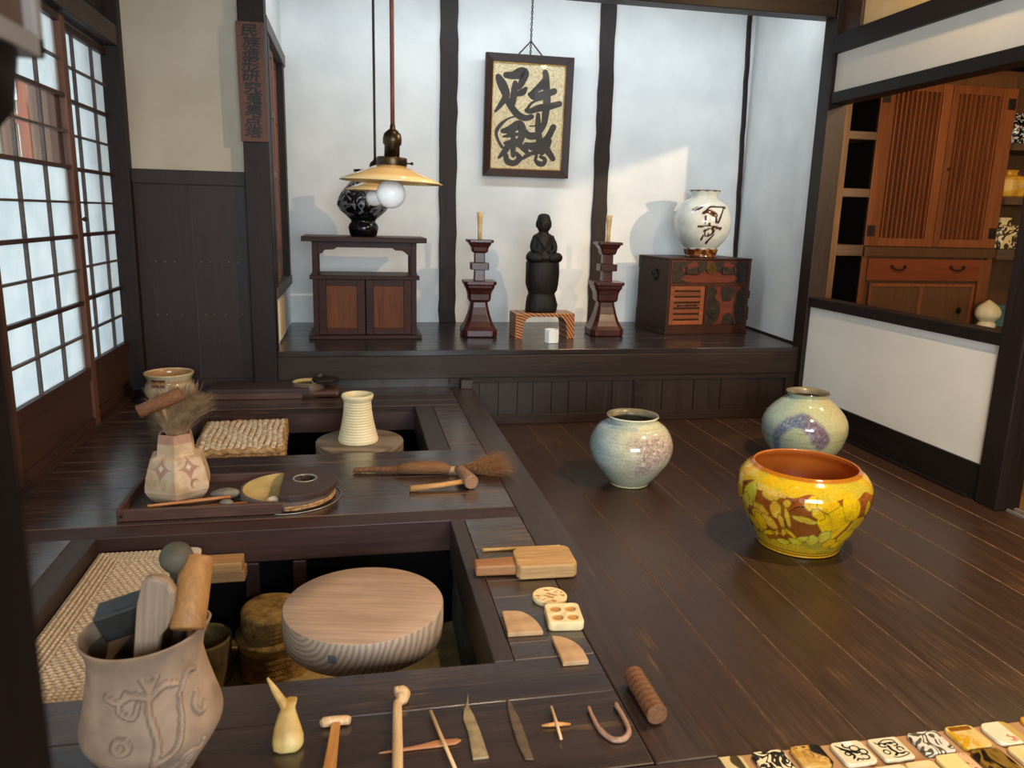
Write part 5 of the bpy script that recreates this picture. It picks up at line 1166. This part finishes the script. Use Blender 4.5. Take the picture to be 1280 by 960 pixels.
MB().tube(smooth_path([(.004, -.17, .0165), (.002, -.05, .0165), (.0, .05, .013), (.0, .085, .012)], 5), [.0105]*6+[.0100]*6+[.0095]*4, 12).build('shaft', PALEW, t)
kb = MB().tube(smooth_path([(.0, .080, .012), (.008, .094, .013), (.012, .108, .015), (.004, .117, .016), (-.006, .114, .016)], 5), [.0095]*5+[.014]*5+[.016]*5+[.013]*5+[.008], 14); kb.build('knob', PALEW, t)
t = thing('dragonfly_gauge', 'thin stick crossing a slender carved wooden strip, a gauge in the front row', 'tool', (.112, 1.39, .2505), 0)
MB().prism([(-.085, -.030), (-.05, -.024), (-.01, -.021), (.035, -.011), (.075, -.012), (.084, -.018), (.072, -.027), (.035, -.030), (.0, -.030), (-.05, -.031)], .0005, .0055).build('crosspiece', REDTOOL, t, .002)
MB().tube([(.030, .078, .0095), (.042, .0, .0098), (.062, -.12, .0095)], [.0036, .0038, .0038], 10).build('rod', PALEW, t)
o = MB().prism([(-.012, -.104), (.020, -.104), (.016, -.03), (.010, .03), (.004, .062), (.009, .115), (-.001, .066), (-.008, .055), (-.014, .02), (-.010, -.02)][::-1], 0, .006).build('broad_blade', METALT, None, .0015, (.222, 1.416, .2505)); tag(o, 'light brown flat blade with dark pointed tang, fifth tool in the front row', 'blade')
o = MB().prism([(.000, .096), (-.006, .05), (-.008, .0), (-.008, -.06), (-.002, -.108), (.014, -.112), (.014, -.04), (.012, .02), (.006, .07)], 0, .005).build('pointed_blade', METALD, None, .0015, (.314, 1.404, .2505)); tag(o, 'dark flat pointed blade between the light blade and the small cross', 'blade')
t = thing('cross_gauge', 'small cross of two thin pale sticks, in the front row', 'tool', (.399, 1.388, .2505), 0)
MB().tube([(.003, .054, .0085), (0, 0, .009), (-.003, -.052, .0085)], [.0028, .0036, .0028], 8).build('rod', PALEW, t)
MB().tube([(-.031, .001, .0045), (-.012, 0, .0050), (0, 0, .0052), (.012, -.002, .0050), (.030, -.004, .0045)], [.002, .0042, .0048, .0042, .002], 8).build('crosspiece', ORANGW, t)
o = MB().tube(smooth_path([(-.030, .058, .006), (-.031, .02, .006), (-.028, -.020, .006), (-.012, -.052, .006), (.012, -.054, .006), (.030, -.032, .006), (.034, .010, .006), (.032, .058, .006)], 6), [.004]*6+[.0045]*6+[.0055]*6+[.006]*6+[.0062]*6+[.0055]*6+[.0052]*6+[.0062], 10).build('hook', wood('hook_wood', '#7d5842', '#b08a70', 'y', rough=.5, grain=30, contrast=.5), None, 0, (.513, 1.373, .2505)); tag(o, 'U-shaped bent wooden hook at the right end of the front row', 'hook')
mb = MB(); pts = [(0, -.075+.15*q, .0235) for q in np.linspace(0, 1, 40)]; mb.tube(pts, [.0225+.0010*math.sin(i*1.35) for i in range(40)], 24)
o = mb.build('bark_roller', BARK, None, .002, (.612, 1.432, .2505)); o.rotation_euler.z = math.radians(0); tag(o, 'dark ribbed wooden roller lying on the edge plank right of the hook', 'roller')

# ------------------------------------------------------------------ big grey pot with tools, nearest to the viewer
GP = (-.386, 1.395); FG = math.atan2(-GP[1], -GP[0])
t = thing('tool_jar', 'grey clay jar with raised branch pattern, full of tools, nearest on the left', 'jar', (GP[0], GP[1], .2505), rot=(0, math.radians(-1.5), 0))
SP = -.02
def gwarp(p):
    x, y, z = p; a = math.atan2(y, x); k = max(0, (z-.24)/.06)
    sp_ = math.exp(-((a-.12+PI) % (2*PI)-PI)**2/.10); return (x*(1+.10*k*sp_), y, z+.004*k*sp_+.002*k*math.cos(a))
gp_ = dense([(.058, 0), (.064, .003), (.080, .028), (.100, .058), (.119, .090), (.1245, .108), (.123, .125), (.113, .165), (.104, .205), (.099, .238), (.100, .265), (.108, .290), (.1075, .294), (.103, .292), (.095, .265), (.093, .238), (.105, .18), (.112, .11), (.08, .04), (.005, .015)], 9)
BR = [[(0.0, .035, .007), (-.004, .08, .006), (.004, .12, .005), (-.004, .17, .005), (.002, .215, .003)], [(0, .08, .005), (.03, .10, .004), (.045, .14, .003), (.05, .18, .002)], [(-.002, .06, .005), (-.04, .068, .005), (-.075, .078, .004), (-.085, .07, .003)], [(.0, .055, .005), (.035, .06, .005), (.07, .075, .004), (.075, .09, .003)], [(0, .19, .004), (-.03, .20, .006), (-.055, .19, .006), (-.08, .196, .004)], [(0, .19, .004), (.025, .205, .006), (.05, .20, .005)], [(-.04, .205, .003), (-.055, .178, .003), (-.03, .165, .003), (-.02, .185, .003)], [(.055, .185, .003), (.075, .21, .004), (.095, .205, .003)], loop(-.05, .12, .012, .010, .004), loop(-.055, .062, .014, .012, .004, 0, 250), loop(.052, .068, .014, .012, .004, -60, 200), loop(.085, .15, .012, .016, .003, 90, 330), [(-.085, .05, .003), (-.06, .045, .005), (-.03, .05, .006), (.0, .045, .005), (.03, .05, .006), (.07, .055, .004)], [(-.01, .05, .004), (-.03, .035, .005), (-.055, .045, .004)], [(.01, .05, .004), (.03, .032, .005), (.055, .042, .004)], [(0, .2, .004), (-.012, .225, .004)], [(0, .2, .004), (.016, .225, .004)]]
gm = MB().lathe(gp_, 220, warp=gwarp)
co = np.array(gm.v); th = (np.arctan2(co[:,1], co[:,0])-FG-.0+PI) % (2*PI)-PI; rad_ = np.hypot(co[:,0], co[:,1]); dist = np.full(len(co), 9.)
for s_ in BR: dist = np.minimum(dist, seg_dist(th*.11, co[:,2]*.92-.004, s_)-.0022)
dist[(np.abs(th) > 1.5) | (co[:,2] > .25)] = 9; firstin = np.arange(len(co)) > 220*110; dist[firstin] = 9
lift = .0065*(1-sst(-.0025, .0015, dist)); co[:,0] += np.cos(np.arctan2(co[:,1], co[:,0]))*lift; co[:,1] += np.sin(np.arctan2(co[:,1], co[:,0]))*lift
gm.v = [tuple(p) for p in co]; bo = gm.build('body', PAINTM, t)
def gpaint(c0):
    c = np.tile(np.array(rgb('#a58b74')[:3]), (len(c0), 1)); c = mixc(c, rgb('#8f7763')[:3], sst(.3, .7, vnoise(c0, 16, 3))); dk_ = 1-sst(.0008, .0022, np.abs(dist-.0012)); c = mixc(c, rgb('#6d5847')[:3], dk_*.8)
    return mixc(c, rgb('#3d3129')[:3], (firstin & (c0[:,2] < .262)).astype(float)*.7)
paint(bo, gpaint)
zb = .2505
t = thing('black_mallet', 'dark square-ended block mallet leaning out of the grey jar to the left', 'mallet', (-.405, 1.425, .40))
M_ = Matrix.Translation((-.012, .0, .160)) @ Matrix.Rotation(math.radians(-17), 4, 'Y') @ Matrix.Rotation(math.radians(10), 4, 'X')
MB().box(-.058, .040, -.026, .026, -.030, .030, M_).build('head', mottled('blackened_wood', '#171716', '#2e2f2d', 22, .5, .3), t, .006)
MB().tube([(.0, 0, .13), (.012, .0, .0), (.016, .0, -.10)], [.012, .011, .011], 12).build('handle', TANW, t)
t = thing('wooden_spatula', 'greyish wooden rib with rounded shouldered head standing in the grey jar', 'tool', (-.388, 1.36, .445), rot=(math.radians(-6), math.radians(6), 0))
pr_ = [(-.018, -.10), (.016, -.10), (.022, .10), (.034, .118), (.044, .15), (.042, .185), (.026, .208), (.0, .212), (-.014, .205), (-.022, .16), (-.022, .09)]
MB().prism(pr_, -.016, .016, Matrix.Rotation(PI/2, 4, 'X') @ Matrix.Rotation(0, 4, 'Z')).build('rib', wood('grey_rib', '#675645', '#957f6a', 'z', rough=.6, grain=30, contrast=.5), t, .008)
t = thing('ball_pestle', 'dark stick with a round grey-green ball head standing in the grey jar', 'pestle', (-.343, 1.425, .422), rot=(0, math.radians(2), 0))
MB().tube([(0, 0, -.11), (0, 0, .22)], [.012, .013], 14).build('shaft', wood('dark_stick', '#2b211b', '#4a3a2e', 'z', rough=.6, grain=30, contrast=.5), t)
MB().sphere((0, 0, .243), .0300, None, .0295, 28, 18).build('ball', mottled('mossy_ball', '#2f2c26', '#5a5544', 14, .7, .2), t)
t = thing('log_mallet', 'tan cylindrical mallet head standing up out of the grey jar on the right', 'mallet', (-.304, 1.40, .425), rot=(0, 0, 0))
a = Vector((-.006, -.040, .128)); b_ = Vector((.004, .035, .235)); MB().tube([a, a.lerp(b_, .03), a.lerp(b_, .97), b_], [.028, .0305, .0295, .027], 26).build('head', wood('log_head', '#7d5129', '#b3814a', 'z', rough=.55, grain=30, contrast=.6), t)
MB().tube([(-.002, .0, .16), (-.02, .012, -.09)], [.010, .010], 12).build('handle', REDTOOL, t)
stick('white_stick', 'whitish round stick standing in the grey jar behind the tan mallet', (-.343, 1.45, .33), (-.313, 1.468, .660), .013, .014, mottled('chalky_wood', '#b5a79a', '#cfc3b6', 12, .7, .1), 'stick', n=16)

# ================================================================== SIDE ROOM: built-in cabinet, shelves, pots
t = thing('tall_cabinet', 'tall reddish wooden cabinet with two slatted doors and drawer, seen through the right-hand opening', 'cabinet', (4.26, 5.20, 0))
x0, x1 = 3.70-4.26, 4.83-4.26
MB().box(x0, x1, .02, .40, .02, 2.40).build('carcass', BIGCABD, t)
for a, b_ in ((x0, x0+.05), (x1-.05, x1)): MB().box(a, b_, -.008, .02, .02, 1.11).build('stile', BIGCAB, t, .003)
for a, b_, nsl in ((3.70-4.26, 4.278-4.26, 10), (4.284-4.26, 4.83-4.26, 9)):
    d = MB(); d.box(a, a+.115, -.012, .018, 1.15, 2.31); d.box(b_-.075 if nsl == 10 else b_-.125, b_, -.012, .018, 1.15, 2.31)
    if nsl == 9: d = MB(); d.box(a, a+.052, -.012, .018, 1.15, 2.31); d.box(b_-.125, b_, -.012, .018, 1.15, 2.31)
    l0, l1 = (a+.115, b_-.075) if nsl == 10 else (a+.052, b_-.125)
    d.box(l0, l1, -.012, .018, 1.15, 1.21); d.box(l0, l1, -.012, .018, 2.25, 2.31)
    do = d.build('slatted_door', BIGCAB, t, .003)
    MB().box(l0, l1, .010, .016, 1.21, 2.25).build('door_back', SLATB, do)
    for k in range(nsl):
        xx = l0+(l1-l0)*(k+.5)/nsl; MB().rings([[(xx-.0085, .010, z), (xx-.0055, -.014, z), (xx+.0055, -.014, z), (xx+.0085, .010, z)] for z in (1.21, 2.25)], smooth=False).build('slat', BIGCAB, do)
    for z in (1.26, 2.20):
        hx = a+.01 if nsl == 10 else b_-.075; MB().box(hx, hx+.065, -.016, -.011, z-.04, z+.04).build('hinge_plate', IRON, do, .01)
MB().sphere((.062, -.018, 1.72), .010).build('door_knob', BRONZE, t)
MB().box(x0, x1, -.03, .03, 1.075, 1.145).build('middle_rail', BIGCABD, t, .003)
dw = MB().box(x0+.055, x1-.10, -.014, .018, .895, 1.06).build('drawer', BIGCABR, t, .004)
for xx in (4.01-4.26, 4.52-4.26):
    h = MB(); h.tube(smooth_path([(xx-.055, -.016, 1.0), (xx-.04, -.03, .985), (xx, -.034, .975), (xx+.04, -.03, .985), (xx+.055, -.016, 1.0)], 4), .006, 8)
    h.cyl((xx-.055, -.012, 1.0), (xx-.055, -.022, 1.0), .013, 12); h.cyl((xx+.055, -.012, 1.0), (xx+.055, -.022, 1.0), .013, 12); h.build('drawer_pull', IRON, dw)
for a, b_ in ((3.79-4.26, 4.25-4.26), (4.22-4.26, 4.71-4.26)):
    yo = -.004 if a < -.2 else .0; d = MB(); d.box(a, a+.025, yo-.010, yo+.014, .30, .875); d.box(b_-.025, b_, yo-.010, yo+.014, .30, .875); d.box(a+.025, b_-.025, yo-.010, yo+.014, .85, .875); d.box(a+.025, b_-.025, yo-.010, yo+.014, .30, .34)
    do = d.build('sliding_door', BIGCAB, t, .002); MB().box(a+.025, b_-.025, yo, yo+.008, .34, .85).build('panel', BIGCABD, do)
MB().rings([[(4.594-4.26+.02*math.cos(q), y_, .668+.026*math.sin(q)) for q in np.linspace(0, 2*PI, 20)[:-1]] for y_ in (-.004, -.012)]).build('finger_pull', IRON, t)
MB().box(x1-.10, x1-.052, -.010, .016, .30, 1.06).build('inner_stile', BIGCAB, t, .003)
t = thing('left_shelf_unit', 'dark open shelf unit with a tall plank side, left of the tall cabinet', 'shelf', (3.40, 5.20, 0))
MB().box(-.085, .068, -.03, .02, .0, 2.5).build('side_plank', PLANK, t, .004)
for z0, z1 in ((1.90, 1.955), (1.498, 1.558), (1.075, 1.155), (.55, .61)): MB().box(.069, .292, -.02, .32, z0, z1).build('shelf_board', SHELFW, t, .003)
MB().box(.069, .292, .32, .34, 0, 2.5).build('back_board', BLACKV, t); MB().box(.286, .2925, -.005, .32, 0, 2.5).build('side_shade_sheet', BLACKV, t)  # black back and added side sheet stand in for the shelf's dark interior
t = thing('right_shelf_unit', 'open shelf unit holding decorated pots, right of the tall cabinet', 'shelf', (5.2, 5.18, 0))
for z0, z1 in ((1.875, 1.928), (1.480, 1.536), (1.066, 1.143), (.52, .56)): MB().box(-.365, .6, -.02, .34, z0, z1).build('shelf_board', SHELFW, t, .003)
MB().box(-.365, .6, .34, .36, 0, 2.5).build('back_board', BIGCABD, t); MB().box(.6, .65, -.02, .36, 0, 2.5).build('side_plank', PLANK, t, .004)
# pots on the right shelves
o = MB().lathe([(.09, 0), (.10, .004), (.125, .06), (.13, .11), (.115, .16), (.08, .19), (.055, .20), (.06, .225), (.05, .228), (.04, .2), (.005, .19)], 48).build('flecked_vase', mottled('black_white_flecks', '#0f0e0d', '#d8d2c4', 55, .2, 0, lo=.52, hi=.58), None, 0, (4.965, 5.33, 1.929)); tag(o, 'black vase covered in white flecks on the upper right shelf', 'vase')
t = thing('ochre_jar', 'yellow-ochre square-shouldered jar with pale painted stems on the middle right shelf', 'jar', (4.985, 5.32, 1.537))
MB().rings([chsq(s, z, .35) for s, z in [(.105, 0), (.118, .01), (.126, .05), (.126, .13), (.112, .155), (.06, .162), (.045, .168), (.042, .19), (.052, .205), (.045, .206), (.035, .18)]], smooth=False).build('body', mottled('ochre_glaze', '#c28a1e', '#e3b13c', 14, .25, .05), t, .003)
st_ = MB()
for S in ([(-.06, .05, .004), (-.03, .09, .004), (.0, .12, .003)], [(-.08, .12, .006), (-.06, .09, .005), (-.04, .07, .003)], [(.0, .07, .005), (.02, .11, .007), (.05, .125, .004)], [(-.03, .09, .003), (.02, .08, .006), (.06, .09, .004)]): stroke(st_, S, lambda u, v, d: (u, -.1262-d, v), 0, .0012)
st_.build('painted_stems', STONEW, t)
t = thing('swirl_box', 'cream and dark swirl-patterned square jar on the lower right shelf', 'jar', (4.985, 5.32, 1.144))
MB().rings([chsq(s, z, .3) for s, z in [(.105, 0), (.118, .008), (.124, .05), (.124, .16), (.110, .18), (.05, .186), (.045, .21), (.052, .24), (.044, .241)]], smooth=False).build('body', marbled('cream_dark_swirl', '#3a2c17', '#e6cf94', 7, 6, .25), t, .004)
t = thing('bud_ornament', 'cream bud-shaped ceramic ornament beside the teal box in the right opening', 'ornament', (4.70, 5.02, .565))
MB().lathe(dense([(.058, 0), (.062, .004), (.060, .028), (.050, .038), (.056, .05), (.080, .078), (.086, .105), (.080, .135), (.060, .163), (.034, .185), (.004, .206)], 4), 40, rad=lambda a: 1+.05*abs(math.sin(2.5*a))).build('body', mottled('cream_ornament', '#e3cf9a', '#efdfb4', 10, .4, .1), t)
t = thing('teal_box', 'small dark teal box standing behind the cream bud ornament', 'box', (4.80, 5.09, .565))
MB().box(-.10, .10, -.05, .05, 0, .10).build('body', TEAL, t, .003); MB().box(-.103, .103, -.053, .053, .1005, .165).build('lid', TEAL, t, .003)
o = MB().box(4.55, 5.5, 4.86, 5.155, .52, .5645).build('side_ledge', SHELFW, None, .004); tag(o, 'wooden ledge in front of the right shelves carrying the teal box', 'ledge')
for lx in (4.6, 5.4):
    g_ = MB().box(lx-.02, lx+.02, 4.98, 5.03, 0, .5195).build('leg', SHELFW, o, .003)

# ================================================================== OUTSIDE THE SHOJI
t = thing('outer_lattice', 'brown upright slats of the outer lattice seen through the clear panes of the left door', 'lattice', (-1.5, 4.0, 0))
for yy, w_ in ((-1.2, .06), (-.9, .06), (-.6, .06), (-.3, .06), (-.06, .05), (.28, .06), (.42, .16), (.68, .06)): MB().box(-.02, .02, yy, yy+w_, .2, 2.3).build('slat', OUTW, t, .002)
t = thing('reed_fence', 'pale grey reed fence with a red rail and red post outside the left door', 'fence', (-2.9, 7.5, 0))
rf = MB(); x = -1.5
while x < 1.2:
    rf.tube([(x, random.uniform(-.01, .01), 0), (x+random.uniform(-.01, .01), random.uniform(-.01, .01), 2.14+random.uniform(-.03, .03))], .013, 5); x += .025
rf.build('reeds', REED, t)
MB().box(-1.5, 1.2, -.10, -.04, 1.95, 2.02).build('rail', OUTR, t, .003); MB().box(.21, .28, -.16, -.03, 0, 2.9).build('post', OUTR, t, .003)

# ================================================================== NEAREST THINGS AT THE LEFT EDGE
o = MB().box(-.42, -.136, .22, .345, 0, 2.4).build('foreground_post', FGPOST, None, .012); tag(o, 'dark blurred wooden post close to the viewer along the left edge', 'post')
t = thing('wall_lantern', 'blurred box lantern with pale frame and dark underside at the top left corner', 'lantern', (-.264, .56, 1.397))
fr = MB()
for (a, b_) in ((-.07, -.058), (.046, .058)):
    for (c, d) in ((-.06, -.048), (.048, .06)): fr.box(a, b_, c, d, .0, .20)
fr.box(-.07, .058, -.06, -.048, -.0, .014); fr.box(-.07, .058, .048, .06, .0, .014); fr.box(-.07, -.058, -.06, .06, .0, .014); fr.box(.046, .058, -.06, .06, 0, .014); fr.box(-.07, .058, -.06, .06, .20, .214)
fr.build('frame', LANT, t, .002)
MB().box(-.062, .050, -.052, .052, .006, .20).build('panel', LANTB, t)
MB().lathe([(.01, -.056), (.038, -.053), (.050, -.038), (.055, -.002)], 32, (.004, 0, 0)).build('base', FGPOST, t)
